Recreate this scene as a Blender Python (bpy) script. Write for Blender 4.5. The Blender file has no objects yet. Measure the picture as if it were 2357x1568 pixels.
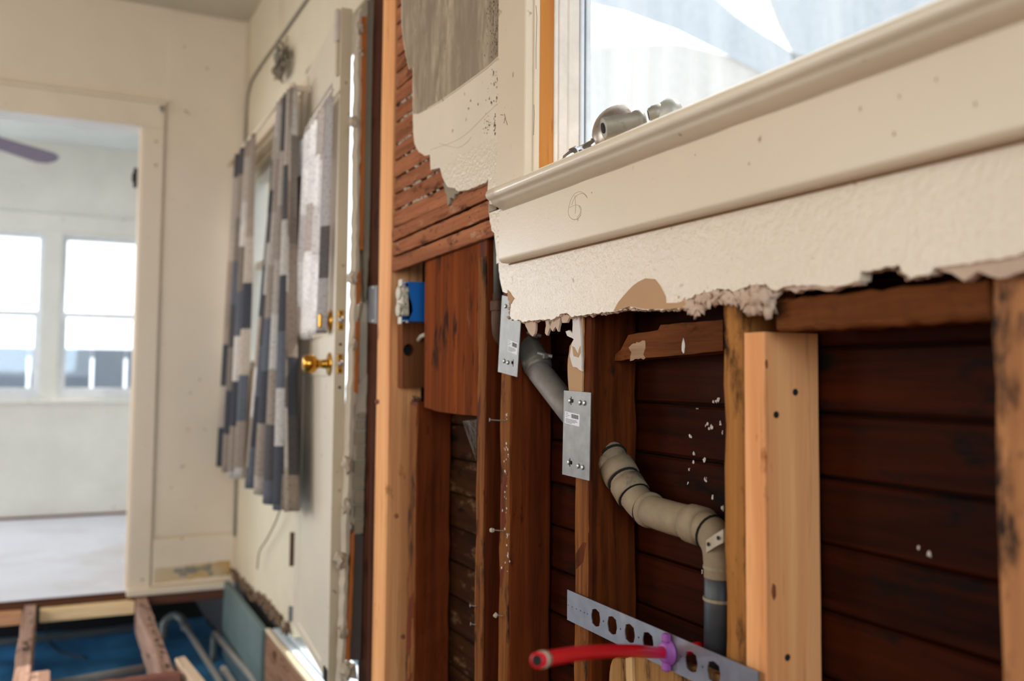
import bpy, bmesh, math, random
from mathutils import Vector, Matrix, noise as mnoise

# ------------------------------------------------------------------ camera
SC = bpy.context.scene
COL = SC.collection
F_PX, YAW, PITCH, ROLL, CY = 2141.027, 0.4500075, 0.0607185, 0.0085751, 734.233
CAM = Vector((-0.72, 0.0, 0.918))
_f = Vector((math.sin(YAW)*math.cos(PITCH), math.cos(YAW)*math.cos(PITCH), math.sin(PITCH)))
_r0 = Vector((math.cos(YAW), -math.sin(YAW), 0)); _u0 = _r0.cross(_f)
_r = _r0*math.cos(ROLL) + _u0*math.sin(ROLL)
_u = _u0*math.cos(ROLL) - _r0*math.sin(ROLL)
cd = bpy.data.cameras.new('camera')
cam = bpy.data.objects.new('camera', cd); COL.objects.link(cam)
cam.matrix_world = Matrix(((_r.x, _u.x, -_f.x, CAM.x), (_r.y, _u.y, -_f.y, CAM.y), (_r.z, _u.z, -_f.z, CAM.z), (0, 0, 0, 1)))
cd.sensor_fit = 'HORIZONTAL'; cd.sensor_width = 36.0
cd.lens = F_PX*36.0/2357.0
cd.shift_y = -(784.0-CY)/2357.0
cd.clip_start = 0.02; cd.clip_end = 200
cd.dof.use_dof = True; cd.dof.focus_distance = 1.48; cd.dof.aperture_fstop = 2.6
SC.camera = cam

# ------------------------------------------------------------------ world, lights, exposure
SC.view_settings.view_transform = 'Standard'; SC.view_settings.look = 'None'
SC.view_settings.gamma = 1.0; SC.view_settings.use_curve_mapping = False
SC.view_settings.exposure = 0.08
wd = bpy.data.worlds.new('overcast_sky'); SC.world = wd; wd.use_nodes = True
_bg = wd.node_tree.nodes['Background']
_bg.inputs[0].default_value = (0.86, 0.94, 1.0, 1); _bg.inputs[1].default_value = 2.3

def area(name, loc, target, sx, sy, power, color):
    l = bpy.data.lights.new(name, 'AREA'); l.shape = 'RECTANGLE'; l.size = sx; l.size_y = sy
    l.energy = power; l.color = color
    o = bpy.data.objects.new(name, l); COL.objects.link(o); o.location = loc
    o.rotation_euler = (Vector(target)-Vector(loc)).to_track_quat('-Z', 'Y').to_euler()
    return o
# daylight at the window behind the camera and at the near window in the left wall
area('daylight_back', (-1.2, -1.6, 1.5), (-0.2, 1.0, 0.9), 1.5, 1.2, 34, (0.60, 0.82, 1.0))
area('daylight_left', (-2.9, 0.9, 1.55), (0.0, 1.6, 1.0), 1.6, 1.2, 8, (1.0, 0.82, 0.64))
area('fill_left_far', (-2.9, 2.9, 1.35), (0.0, 3.7, 0.75), 1.3, 1.1, 24, (1.0, 0.96, 0.92))  # added fill for far wall and open floor, at an invented window
sl = bpy.data.lights.new('sun', 'SUN'); sl.energy = 4.5; sl.angle = 0.01; sl.color = (1.0, 0.95, 0.88)
so = bpy.data.objects.new('sun', sl); COL.objects.link(so); so.rotation_euler = Vector((-.55, -.16, -.82)).to_track_quat('-Z', 'Y').to_euler()
area('fill_far_side', (-2.9, 5.4, 1.4), (-0.8, 5.6, 0.7), 1.2, 1.1, 16, (0.84, 0.92, 1.0))  # added fill lamp for the far room, no window there
# added fill lamp under the floor, brightens the blue sheet
area('fill_crawl', (-2.9, 4.9, -0.17), (-0.4, 5.0, -0.4), 1.4, 0.2, 15, (0.75, 0.88, 1.0))
area('fill_far', (-2.35, 6.5, 1.4), (-0.7, 4.0, 0.3), 1.1, 1.0, 40, (0.84, 0.92, 1.0))  # added lamp out of view, lights far room and plaster sheen

# ------------------------------------------------------------------ helpers
def W(ax, val, px, py):
    d = _f + _r*((px-1178.5)/F_PX) - _u*((py-CY)/F_PX)
    i = 'XYZ'.index(ax); t = (val-CAM[i])/d[i]
    return CAM + d*t
def WP(p0, n, px, py):
    d = _f + _r*((px-1178.5)/F_PX) - _u*((py-CY)/F_PX)
    return CAM + d*((Vector(p0)-CAM).dot(n)/d.dot(n))
def WD(depth, px, py):
    return CAM + (_f + _r*((px-1178.5)/F_PX) - _u*((py-CY)/F_PX))*depth
def YP(px, X=0.02, py=1000): return W('X', X, px, py).y
def ZP(px, py, X=0.02): return W('X', X, px, py).z

def tag(o, label=None, cat=None, group=None, kind=None):
    if label: o['label'] = label
    if cat: o['category'] = cat
    if group: o['group'] = group
    if kind: o['kind'] = kind
    return o
def empty(name, loc, label=None, cat=None, group=None, kind=None):
    o = bpy.data.objects.new(name, None); COL.objects.link(o); o.location = loc
    o.empty_display_size = 0.05
    return tag(o, label, cat, group, kind)
def wloc(o):
    v = Vector((0, 0, 0))
    while o is not None: v += o.location; o = o.parent
    return v
def obj(name, bm, mat, parent=None, smooth=False, bevel=0.0, seg=1, recalc=True):
    if recalc: bmesh.ops.recalc_face_normals(bm, faces=bm.faces)
    if parent is not None: off = wloc(parent)
    else:
        vs = [v.co for v in bm.verts]
        off = Vector(((min(v.x for v in vs)+max(v.x for v in vs))/2, (min(v.y for v in vs)+max(v.y for v in vs))/2, min(v.z for v in vs)))
    for v in bm.verts: v.co -= off
    me = bpy.data.meshes.new(name); bm.to_mesh(me); bm.free()
    if smooth:
        for p in me.polygons: p.use_smooth = True
    o = bpy.data.objects.new(name, me); COL.objects.link(o)
    if parent is not None: o.parent = parent
    else: o.location = off
    for m in (mat if isinstance(mat, (list, tuple)) else [mat]): me.materials.append(m)
    if bevel:
        b = o.modifiers.new('bevel', 'BEVEL'); b.width = bevel; b.segments = seg; b.limit_method = 'ANGLE'
    return o
def B(): return bmesh.new()
def box(bm, x0, x1, y0, y1, z0, z1):
    x0, x1 = sorted((x0, x1)); y0, y1 = sorted((y0, y1)); z0, z1 = sorted((z0, z1))
    v = [bm.verts.new((x, y, z)) for z in (z0, z1) for x, y in ((x0, y0), (x1, y0), (x1, y1), (x0, y1))]
    for f in ((3, 2, 1, 0), (4, 5, 6, 7), (0, 1, 5, 4), (1, 2, 6, 5), (2, 3, 7, 6), (3, 0, 4, 7)):
        bm.faces.new([v[i] for i in f])
    return bm
def rbox(bm, lo, hi, axis='z', n=14, amp=0.0015, ch=0.003, seed=0, skew=None):
    """a sawn timber: a chamfered bar along AXIS whose edges wander a little"""
    rnd = random.Random(seed)
    a = 'xyz'.index(axis); b, c = [(1, 2), (2, 0), (0, 1)][a]
    rings = []
    for i in range(n+1):
        t = i/n
        ring = []
        j = [[rnd.uniform(-amp, amp) for _ in range(2)] for _ in range(4)]
        s = skew(t) if skew else (0, 0)
        B0, B1, C0, C1 = lo[b], hi[b], lo[c], hi[c]
        for k, (cb, cc, sb, sc_) in enumerate(((B0, C0, 1, 1), (B1, C0, -1, 1), (B1, C1, -1, -1), (B0, C1, 1, -1))):
            cb += j[k][0]+s[0]; cc += j[k][1]+s[1]
            pts = [(cb, cc+sc_*ch), (cb+sb*ch, cc)]
            if k in (1, 3): pts.reverse()
            for p in pts:
                co = [0, 0, 0]; co[a] = lo[a]+(hi[a]-lo[a])*t; co[b], co[c] = p
                ring.append(bm.verts.new(co))
        rings.append(ring)
    for r0, r1 in zip(rings, rings[1:]):
        for k in range(8): bm.faces.new((r0[k], r0[(k+1) % 8], r1[(k+1) % 8], r1[k]))
    bm.faces.new(rings[0][::-1]); bm.faces.new(rings[-1])
    return bm
def prism(bm, pts, vec):
    """closed solid from an outline (concave allowed) pushed along VEC"""
    vec = Vector(vec)
    a = [bm.verts.new(p) for p in pts]; b = [bm.verts.new(Vector(p)+vec) for p in pts]
    n = len(pts)
    if n > 7:
        bmesh.ops.delete(bm, geom=a+b, context='VERTS')
        return holed(bm, pts, [], vec)
    f1 = bm.faces.new(a); f2 = bm.faces.new(b[::-1])
    for i in range(n): bm.faces.new((a[i], b[i], b[(i+1) % n], a[(i+1) % n]))
    bmesh.ops.triangulate(bm, faces=[f1, f2], ngon_method='EAR_CLIP')
    return bm
def holed(bm, outer, holes, vec):
    """flat plate with holes: OUTER and HOLES are lists of 3D points in one plane"""
    vec = Vector(vec); tops = []
    n0 = len(bm.verts)
    loops = []
    for lp in [outer]+holes:
        a = [bm.verts.new(p) for p in lp]; loops.append(a)
    edges = [bm.edges.new((a[i], a[(i+1) % len(a)])) for a in loops for i in range(len(a))]
    r = bmesh.ops.triangle_fill(bm, edges=edges, use_beauty=True, use_dissolve=False)
    fs = [g for g in r['geom'] if isinstance(g, bmesh.types.BMFace)]
    e = bmesh.ops.duplicate(bm, geom=[v for a in loops for v in a]+fs)
    vm = {}
    for a in loops:
        for v in a: vm[v] = e['vert_map'][v]
    for a in loops:
        for v in a: vm[v].co += vec
        for i in range(len(a)):
            p, q = a[i], a[(i+1) % len(a)]
            bm.faces.new((p, q, vm[q], vm[p]))
    return bm
def circ(c, r, ux, uy, n=16, ry=None):
    c = Vector(c); ux = Vector(ux); uy = Vector(uy)
    return [c+ux*(r*math.cos(2*math.pi*i/n))+uy*((ry or r)*math.sin(2*math.pi*i/n)) for i in range(n)]
def tube(bm, path, r, seg=12, cap=True):
    path = [Vector(p) for p in path]; rs = r if isinstance(r, (list, tuple)) else [r]*len(path)
    t0 = (path[1]-path[0]).normalized()
    ref = Vector((0, 0, 1)) if abs(t0.z) < 0.9 else Vector((1, 0, 0))
    nrm = (ref-t0*ref.dot(t0)).normalized()
    rings = []
    for i, p in enumerate(path):
        t = (path[min(i+1, len(path)-1)]-path[max(i-1, 0)])
        t = t.normalized() if t.length > 1e-9 else t0
        nrm = (nrm-t*nrm.dot(t)).normalized(); bn = t.cross(nrm)
        rings.append([bm.verts.new(p+(nrm*math.cos(2*math.pi*k/seg)+bn*math.sin(2*math.pi*k/seg))*rs[i]) for k in range(seg)])
    for a, b in zip(rings, rings[1:]):
        for k in range(seg): bm.faces.new((a[k], a[(k+1) % seg], b[(k+1) % seg], b[k]))
    if cap: bm.faces.new(rings[0][::-1]); bm.faces.new(rings[-1])
    return bm
def lathe(bm, origin, axis, prof, seg=20):
    """surface of revolution: PROF is (distance along axis, radius)"""
    origin = Vector(origin); axis = Vector(axis).normalized()
    return tube(bm, *_lp(origin, axis, prof), seg=seg)
def _lp(o, a, prof):
    pts, rs = [], []
    for k, (d, r) in enumerate(prof): pts.append(o+a*(d+k*1e-6)); rs.append(max(r, 1e-5))
    return pts, rs
def smoothpath(pts, n=6):
    pts = [Vector(p) for p in pts]; out = []
    P = [pts[0]]+pts+[pts[-1]]
    for i in range(1, len(P)-2):
        p0, p1, p2, p3 = P[i-1:i+3]
        for k in range(n):
            t = k/n
            out.append(0.5*((2*p1)+(p2-p0)*t+(2*p0-5*p1+4*p2-p3)*t*t+(3*p1-p0-3*p2+p3)*t**3))
    out.append(pts[-1]); return out
def ragged(pts, amp, step, seed=1, closed=False, lo=None):
    """break a 3D polyline into short steps and knock them about in the wall's plane (Y, Z)"""
    rnd = random.Random(seed); out = []
    n = len(pts) if closed else len(pts)-1
    for i in range(n):
        a, b = Vector(pts[i]), Vector(pts[(i+1) % len(pts)])
        k = max(1, int((b-a).length/step))
        for j in range(k):
            p = a.lerp(b, j/k)
            if j or i: p = p+Vector((0, rnd.uniform(-amp, amp), rnd.uniform(-amp, amp)))
            out.append(p)
    if not closed: out.append(Vector(pts[-1]))
    return out
def lump(bm, c, r, seed=0, sc=(1, 1, 1), sub=2, rough=0.45):
    g = bmesh.ops.create_icosphere(bm, subdivisions=sub, radius=1.0)
    for v in g['verts']:
        q = v.co+Vector((seed*3.1, seed*1.7, seed)); d = 1+rough*(mnoise.noise(q*1.7)+.5*mnoise.noise(q*4.1)+.25*mnoise.noise(q*9))
        v.co = Vector(c)+Vector((v.co.x*sc[0], v.co.y*sc[1], v.co.z*sc[2]))*(r*d)
    return bm

# ------------------------------------------------------------------ materials
def srgb(r, g, b):
    f = lambda c: (c/255/12.92) if c/255 <= 0.04045 else ((c/255+0.055)/1.055)**2.4
    return (f(r), f(g), f(b), 1)
def newmat(name):
    m = bpy.data.materials.new(name); m.use_nodes = True
    nt = m.node_tree; return m, nt, nt.nodes, nt.links, nt.nodes['Principled BSDF']
def coords(nt, scale=(1, 1, 1), rand=True):
    tc = nt.nodes.new('ShaderNodeTexCoord'); mp = nt.nodes.new('ShaderNodeMapping')
    mp.inputs['Scale'].default_value = scale
    if rand:
        oi = nt.nodes.new('ShaderNodeObjectInfo'); ml = nt.nodes.new('ShaderNodeVectorMath'); ml.operation = 'SCALE'
        ml.inputs[0].default_value = (7.3, 5.1, 9.7)
        nt.links.new(oi.outputs['Random'], ml.inputs['Scale']); nt.links.new(ml.outputs[0], mp.inputs['Location'])
    nt.links.new(tc.outputs['Object'], mp.inputs['Vector'])
    return mp.outputs[0]
def noisen(nt, vec, scale, detail=5, rough=0.6, dist=0.0):
    n = nt.nodes.new('ShaderNodeTexNoise'); n.inputs['Scale'].default_value = scale
    n.inputs['Detail'].default_value = detail; n.inputs['Roughness'].default_value = rough
    n.inputs['Distortion'].default_value = dist
    nt.links.new(vec, n.inputs['Vector']); return n.outputs['Fac']
def ramp(nt, fac, stops, mode='LINEAR'):
    r = nt.nodes.new('ShaderNodeValToRGB'); e = r.color_ramp.elements; r.color_ramp.interpolation = mode
    while len(e) < len(stops): e.new(0.5)
    for k, (p, c) in enumerate(stops):
        e[k].position = p; e[k].color = c if len(c) == 4 else (*c, 1)
    nt.links.new(fac, r.inputs['Fac']); return r.outputs['Color']
def mixc(nt, fac, a, b, mode='MIX'):
    m = nt.nodes.new('ShaderNodeMix'); m.data_type = 'RGBA'; m.blend_type = mode
    for s, v in ((m.inputs[0], fac), (m.inputs[6], a), (m.inputs[7], b)):
        if hasattr(v, 'links'): nt.links.new(v, s)
        else: s.default_value = v
    return m.outputs[2]
def bump(nt, bsdf, h, strength=0.3, dist=0.002):
    b = nt.nodes.new('ShaderNodeBump'); b.inputs['Strength'].default_value = strength; b.inputs['Distance'].default_value = dist
    nt.links.new(h, b.inputs['Height']); nt.links.new(b.outputs[0], bsdf.inputs['Normal'])
BW = lambda a, b: [(a, (0, 0, 0, 1)), (b, (1, 1, 1, 1))]

def paint(name, col, rough=0.5, spot=None, spots=0.0, bstr=0.15, bscale=160, var=0.12, tone=None, coat=0.0):
    m, nt, N, L, b = newmat(name)
    v = coords(nt, rand=False)
    n = noisen(nt, v, 3.5, 4)
    dk = tuple(c*(1-var) for c in col[:3])+(1,)
    c = ramp(nt, n, [(0.3, dk), (0.7, col)])
    if tone: c = mixc(nt, ramp(nt, noisen(nt, v, 1.3, 5, 0.65), BW(0.52, 0.72)), c, tone)
    if spots:
        s = ramp(nt, noisen(nt, v, 38, 2, 0.5), BW(0.74-0.05*spots, 0.78))
        c = mixc(nt, s, c, spot)
    L.new(c, b.inputs['Base Color']); b.inputs['Roughness'].default_value = rough
    if coat: b.inputs['Coat Weight'].default_value = coat; b.inputs['Coat Roughness'].default_value = 0.25
    bump(nt, b, noisen(nt, v, bscale, 3, 0.55), bstr, 0.002)
    return m
def wood(name, dark, light, axis='z', stain=(0.02, 0.01, 0.006, 1), stains=0.0, rough=0.7, fine=60, dust=None, dusts=0.0, bstr=0.35, lo=0.36, hi=0.64, k=(1, 1, 1)):
    dark = tuple(c*q for c, q in zip(dark, k))+(1,); light = tuple(c*q for c, q in zip(light, k))+(1,)
    if dust: dust = tuple(c*(.5+.5*q) for c, q in zip(dust, k))+(1,)
    m, nt, N, L, b = newmat(name)
    sc = [1, 1, 1]; sc['xyz'.index(axis)] = 0.045
    v = coords(nt, tuple(sc)); v2 = coords(nt, tuple(0.35 if i == 'xyz'.index(axis) else 1 for i in range(3)))
    g = noisen(nt, v, fine, 6, 0.62, 0.8); big = noisen(nt, v, fine*0.22, 3, 0.5, 1.2)
    c = ramp(nt, g, [(lo, dark), (hi, light)])
    c = mixc(nt, 0.45, c, ramp(nt, big, [(0.36, dark), (0.64, light)]))
    c = mixc(nt, ramp(nt, noisen(nt, v, fine*1.9, 4, 0.7), BW(0.56, 0.72)), c, mixc(nt, 0.6, c, (dark[0]*.4, dark[1]*.35, dark[2]*.3, 1)))
    if stains:
        c = mixc(nt, ramp(nt, noisen(nt, v2, 22, 6, 0.65), BW(0.66-0.22*stains, 0.74-0.16*stains)), c, stain)
    if dusts:
        c = mixc(nt, ramp(nt, noisen(nt, v2, 30, 6, 0.7), BW(0.72-0.22*dusts, 0.82-0.1*dusts)), c, dust)
    L.new(c, b.inputs['Base Color']); b.inputs['Roughness'].default_value = rough; b.inputs['Specular IOR Level'].default_value = 0.06
    bump(nt, b, g, bstr, 0.0015)
    return m
def metal(name, col, rough=0.4, metallic=0.9, spot=None, spots=0.5, sscale=30, bstr=0.05):
    m, nt, N, L, b = newmat(name)
    v = coords(nt)
    c = ramp(nt, noisen(nt, v, 45, 4), [(0.3, tuple(x*0.75 for x in col[:3])+(1,)), (0.7, col)])
    if spot:
        f = ramp(nt, noisen(nt, v, sscale, 5, 0.65), BW(0.7-0.3*spots, 0.78-0.2*spots))
        c = mixc(nt, f, c, spot)
        mm = nt.nodes.new('ShaderNodeMath'); mm.operation = 'MULTIPLY_ADD'; mm.inputs[1].default_value = -metallic; mm.inputs[2].default_value = metallic
        L.new(f, mm.inputs[0]); L.new(mm.outputs[0], b.inputs['Metallic'])
    else: b.inputs['Metallic'].default_value = metallic
    L.new(c, b.inputs['Base Color']); b.inputs['Roughness'].default_value = rough
    bump(nt, b, noisen(nt, v, 120, 3), bstr, 0.001)
    return m
def plain(name, col, rough=0.5, metallic=0.0):
    m, nt, N, L, b = newmat(name)
    v = coords(nt)
    L.new(ramp(nt, noisen(nt, v, 25, 3), [(0.3, tuple(x*0.85 for x in col[:3])+(1,)), (0.7, col)]), b.inputs['Base Color'])
    b.inputs['Roughness'].default_value = rough; b.inputs['Metallic'].default_value = metallic
    return m
def glass(name, haze=0.05, tint=(1, 1, 1, 1)):
    m, nt, N, L, b = newmat(name); N.remove(b); out = N['Material Output']
    t = N.new('ShaderNodeBsdfTransparent'); t.inputs[0].default_value = tint
    g = N.new('ShaderNodeBsdfGlossy'); g.inputs['Roughness'].default_value = 0.02
    d = N.new('ShaderNodeBsdfDiffuse'); d.inputs[0].default_value = (0.8, 0.82, 0.85, 1)
    tr = N.new('ShaderNodeBsdfTranslucent'); tr.inputs[0].default_value = (0.8, 0.82, 0.85, 1)
    a = N.new('ShaderNodeAddShader'); L.new(d.outputs[0], a.inputs[0]); L.new(tr.outputs[0], a.inputs[1])
    m1 = N.new('ShaderNodeMixShader'); m1.inputs[0].default_value = 0.05
    L.new(t.outputs[0], m1.inputs[1]); L.new(g.outputs[0], m1.inputs[2])
    m2 = N.new('ShaderNodeMixShader')
    v = coords(nt, (1, 3, 0.4), rand=False)
    L.new(ramp(nt, noisen(nt, v, 5, 5, 0.6), [(0.35, (0.0,)*3+(1,)), (0.75, (haze,)*3+(1,))]), m2.inputs[0])
    L.new(m1.outputs[0], m2.inputs[1]); L.new(a.outputs[0], m2.inputs[2]); L.new(m2.outputs[0], out.inputs[0])
    return m

CREAM = paint('cream_wall_paint', srgb(228, 206, 180), 0.55, srgb(150, 120, 85), 0.5)
CREAM_GLOSS = paint('cream_gloss_paint', srgb(222, 199, 170), 0.32, srgb(140, 95, 60), 0.7, 0.08, 220, 0.06)
FARWALL = paint('aged_far_wall_paint', srgb(234, 214, 190), 0.6, srgb(150, 120, 85), 0.3, 0.1, 90, 0.05, srgb(224, 204, 178))
WHITEW = paint('white_room_paint', srgb(232, 230, 222), 0.6, srgb(140, 120, 95), 0.4)
CEIL = paint('ceiling_paint', srgb(205, 195, 172), 0.7, None, 0, 0.1, 90)
CEIL2 = paint('pale_ceiling_paint', srgb(214, 219, 216), 0.7, None, 0, 0.1, 90)
def plaster_mat():
    m, nt, N, L, b = newmat('bare_grey_plaster')
    v = coords(nt, (1, 1, .28), rand=False)
    c = ramp(nt, noisen(nt, v, 26, 7, .68, 1.5), [(.30, srgb(126, 106, 82)), (.5, srgb(158, 136, 110)), (.70, srgb(194, 172, 142))])
    c = mixc(nt, ramp(nt, noisen(nt, v, 9, 4, .6, .6), BW(.42, .66)), c, srgb(138, 118, 94))
    c = mixc(nt, ramp(nt, noisen(nt, v, 90, 4, .6, 2.0), BW(.66, .74)), c, srgb(112, 94, 74))
    L.new(c, b.inputs['Base Color']); b.inputs['Roughness'].default_value = .8
    bump(nt, b, noisen(nt, v, 60, 5, .6), .5, .002)
    return m
PLASTER = plaster_mat()
KEYPL = paint('old_plaster_keys', srgb(190, 172, 148), 0.85, None, 0, 0.6, 60, 0.2)
KEYPL2 = paint('grey_brown_plaster', srgb(150, 134, 110), 0.9, None, 0, 0.6, 60, 0.2)
PAPER = paint('brown_backing_paper', srgb(186, 142, 100), 0.8, None, 0, 0.15, 80)
TORN = paint('torn_paper_pulp', srgb(205, 172, 146), 0.85, srgb(120, 84, 58), 0.9, 0.8, 90, 0.25, srgb(150, 112, 84))
WHITEPL = paint('white_plaster', srgb(222, 208, 196), 0.8, srgb(150, 100, 75), 0.8, 0.5, 90)
OLD = wood('old_stud_wood', srgb(56, 27, 12), srgb(124, 66, 32), 'z', (0.012, 0.007, 0.005, 1), 0.25, 0.65, 60, srgb(150, 112, 80), 0.1, k=(.8,.62,.4))
OLDFACE = wood('weathered_stud_edge', srgb(92, 56, 32), srgb(160, 106, 64), 'z', srgb(40, 26, 18), 0.6, 0.75, 70, srgb(176, 144, 112), 0.35, k=(.9,.75,.5))
OLDRED = wood('red_brown_stud_wood', srgb(74, 34, 15), srgb(128, 66, 33), 'z', srgb(32, 18, 12), 0.2, 0.6, 55, k=(.85,.66,.5))
OLDY = wood('old_block_wood', srgb(84, 48, 26), srgb(142, 90, 54), 'y', srgb(36, 22, 14), 0.45, 0.75, 55, srgb(170, 134, 98), 0.3, k=(.75,.6,.42))
RIGHTST = wood('mottled_stud_wood', srgb(104, 66, 42), srgb(156, 108, 74), 'z', srgb(40, 34, 30), 0.55, 0.75, 28, k=(1.6,1.5,1.3))
BOARD = wood('planed_old_board', srgb(98, 54, 26), srgb(156, 94, 52), 'z', srgb(44, 24, 14), 0.55, 0.85, 36, srgb(128, 98, 76), 0.5, 0.5, k=(.84,.54,.26))
LATH = wood('lath_wood', srgb(116, 70, 48), srgb(166, 110, 80), 'y', srgb(70, 42, 28), 0.5, 0.85, 55, srgb(178, 146, 120), 0.55, 0.6, k=(1.22,1.1,.95))
SIDING = wood('dark_sheathing', srgb(32, 15, 7), srgb(84, 43, 19), 'y', (0.006, 0.004, 0.003, 1), 0.45, 0.65, 38, None, 0, k=(.54,.3,.09))
DUSTY = wood('dusty_sheathing', srgb(40, 22, 13), srgb(84, 52, 30), 'y', (0.006, 0.004, 0.003, 1), 0.3, 0.75, 38, srgb(140, 110, 78), 0.75, k=(.55,.45,.3))
PINE = wood('new_pine', srgb(196, 130, 90), srgb(238, 186, 142), 'z', srgb(150, 84, 44), 0.05, 0.55, 24, None, 0, 0.12, 0.3, 0.68, k=(1.22,1.1,.84))
PINEY = wood('pine_ledger', srgb(190, 150, 108), srgb(226, 192, 150), 'x', srgb(150, 100, 60), 0.1, 0.6, 30, None, 0, 0.15, k=(1.5,1.6,1.6))
JOIST = wood('weathered_joist', srgb(120, 94, 80), srgb(178, 150, 134), 'y', srgb(60, 42, 34), 0.4, 0.8, 40, srgb(196, 178, 166), 0.4, k=(1.3,1.2,1.15))
ORANGEW = wood('orange_varnished_jamb', srgb(196, 128, 62), srgb(222, 160, 92), 'z', srgb(170, 100, 50), 0.05, 0.5, 40, None, 0, 0.05, k=(.84,.72,.6))
ORANGEL = wood('orange_wood_strip', srgb(150, 84, 40), srgb(190, 112, 58), 'z', srgb(90, 46, 22), 0.2, 0.65, 40)
DARKST = wood('dark_door_stud', srgb(52, 28, 19), srgb(92, 54, 38), 'z', (0.01, 0.006, 0.005, 1), 0.3, 0.7, 50)
PLY = wood('rough_brown_plywood', srgb(120, 86, 64), srgb(172, 134, 108), 'y', srgb(70, 46, 34), 0.4, 0.8, 60, None, 0, 0.5)
WBOARD = wood('worn_white_board', srgb(196, 206, 214), srgb(232, 238, 242), 'y', srgb(110, 140, 150), 0.1, 0.6, 25, None, 0, 0.1)
SUBFL = paint('worn_white_subfloor', srgb(220, 219, 226), 0.55, srgb(110, 90, 72), 0.6, 0.15, 60, 0.1, srgb(196, 188, 184))
TEAL = paint('faded_teal_board', srgb(112, 130, 128), 0.7, srgb(80, 70, 55), 0.5, 0.3, 60, 0.25, srgb(90, 104, 100))
BLUESH = paint('blue_ground_sheet', srgb(96, 178, 226), 0.5, None, 0, 0.9, 9, 0.7)
GALV = metal('galvanised_steel', srgb(150, 147, 142), 0.46, 0.85, srgb(150, 148, 144), 0.2, 18)
GALV2 = metal('dull_bracket_steel', srgb(148, 143, 147), 0.45, 0.8, srgb(150, 146, 144), 0.3, 14)
PIPEG = metal('dusty_grey_pipe', srgb(130, 120, 110), 0.6, 0.25, srgb(92, 84, 74), 0.5, 25, 0.2)
PIPET = metal('dust_coated_pipe', srgb(150, 126, 96), 0.75, 0.05, srgb(62, 60, 58), 0.38, 16, 0.2)
ABS = plain('black_plastic_pipe', srgb(48, 50, 52), 0.45)
TANRING = plain('tan_cement_ring', srgb(150, 132, 104), 0.7)
CHROME = metal('tarnished_chrome', srgb(168, 156, 144), 0.34, 0.8, srgb(120, 84, 64), 0.6, 70)
AGEDM = metal('aged_grey_metal', srgb(158, 150, 136), 0.5, 0.5, srgb(108, 100, 88), 0.4, 30, 0.2)
BRASS = metal('polished_brass', srgb(206, 150, 60), 0.22, 1.0)
RUST = metal('rusty_iron', srgb(96, 66, 46), 0.8, 0.2, srgb(64, 42, 30), 0.5, 30, 0.4)
WPIPE = plain('white_plastic_pipe', srgb(190, 182, 172), 0.5)
RED = plain('red_plastic_tube', srgb(232, 10, 34), 0.32)
PURPLE = plain('violet_plastic', srgb(150, 78, 150), 0.5)
BLUEP = plain('blue_plastic', srgb(8, 100, 178), 0.45)
IVORY = paint('grimy_ivory_plastic', srgb(216, 202, 176), 0.5, srgb(80, 66, 50), 1.0, 0.3, 60, 0.3)
VINYL = plain('white_vinyl', srgb(232, 234, 236), 0.3)
PALEV = plain('pale_putty_vinyl', srgb(236, 220, 204), 0.4)
BLACK = plain('black_hardware', srgb(24, 22, 20), 0.4)
FILLER = plain('black_filler', srgb(30, 24, 20), 0.9)  # for the filler that stops light behind the sheathing
DARKHOLE = plain('dark_cavity', srgb(22, 14, 10), 0.9)
PENCIL = plain('pencil_graphite', srgb(158, 136, 110), 0.8)
STICK = plain('white_sticker', srgb(226, 224, 222), 0.5)
INK = plain('black_print', srgb(40, 40, 44), 0.6)
FANM = plain('mauve_fan_blade', srgb(134, 122, 142), 0.5)
GREYB = plain('grey_painted_steel', srgb(136, 136, 138), 0.5, 0.4)
WIREM = plain('grey_cable', srgb(150, 140, 122), 0.6)
FENCEM = plain('blue_grey_fence_wood', srgb(120, 134, 152), 0.8)
FENCER = plain('pale_fence_rail', srgb(200, 200, 214), 0.8)
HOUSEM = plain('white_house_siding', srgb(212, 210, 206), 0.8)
HOUSE_SHADE = plain('house_shade_blue', srgb(186, 194, 202), 0.8)  # bluish shade on the neighbour's wall, put into the colour
CONC = plain('foundation_concrete', srgb(96, 92, 86), 0.9)
SOIL = plain('shade_dark_soil', srgb(58, 48, 40), 0.95)  # kept dark to stand for shade beyond the blue sheet
G_PANE = glass('dirty_window_glass', 0.10); G_CLEAR = glass('window_glass', 0.03)

# ------------------------------------------------------------------ room shell
YF = 4.275; ZC = 2.52
o = obj('floor_1', box(B(), -3.0, 0.1, -2.5, 1.9, -0.03, 0), PLY); tag(o, kind='structure')
bm = B(); box(bm, -3.0, 0.0, YF+0.0, 6.6, -0.022, 0); o = obj('floor_2', bm, SUBFL); tag(o, 'whitened bare subfloor of the far room', 'floor', kind='structure')
o = obj('ceiling_1', box(B(), -3.0, 0.12, -2.5, YF+0.12, ZC, ZC+0.06), CEIL); tag(o, 'cream painted ceiling above the gutted room', 'ceiling', kind='structure')
o = obj('ceiling_2', box(B(), -3.0, 0.12, YF+0.12, 6.72, 2.385, 2.44), CEIL2); tag(o, 'pale ceiling of the room through the doorway', 'ceiling', kind='structure')
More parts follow.
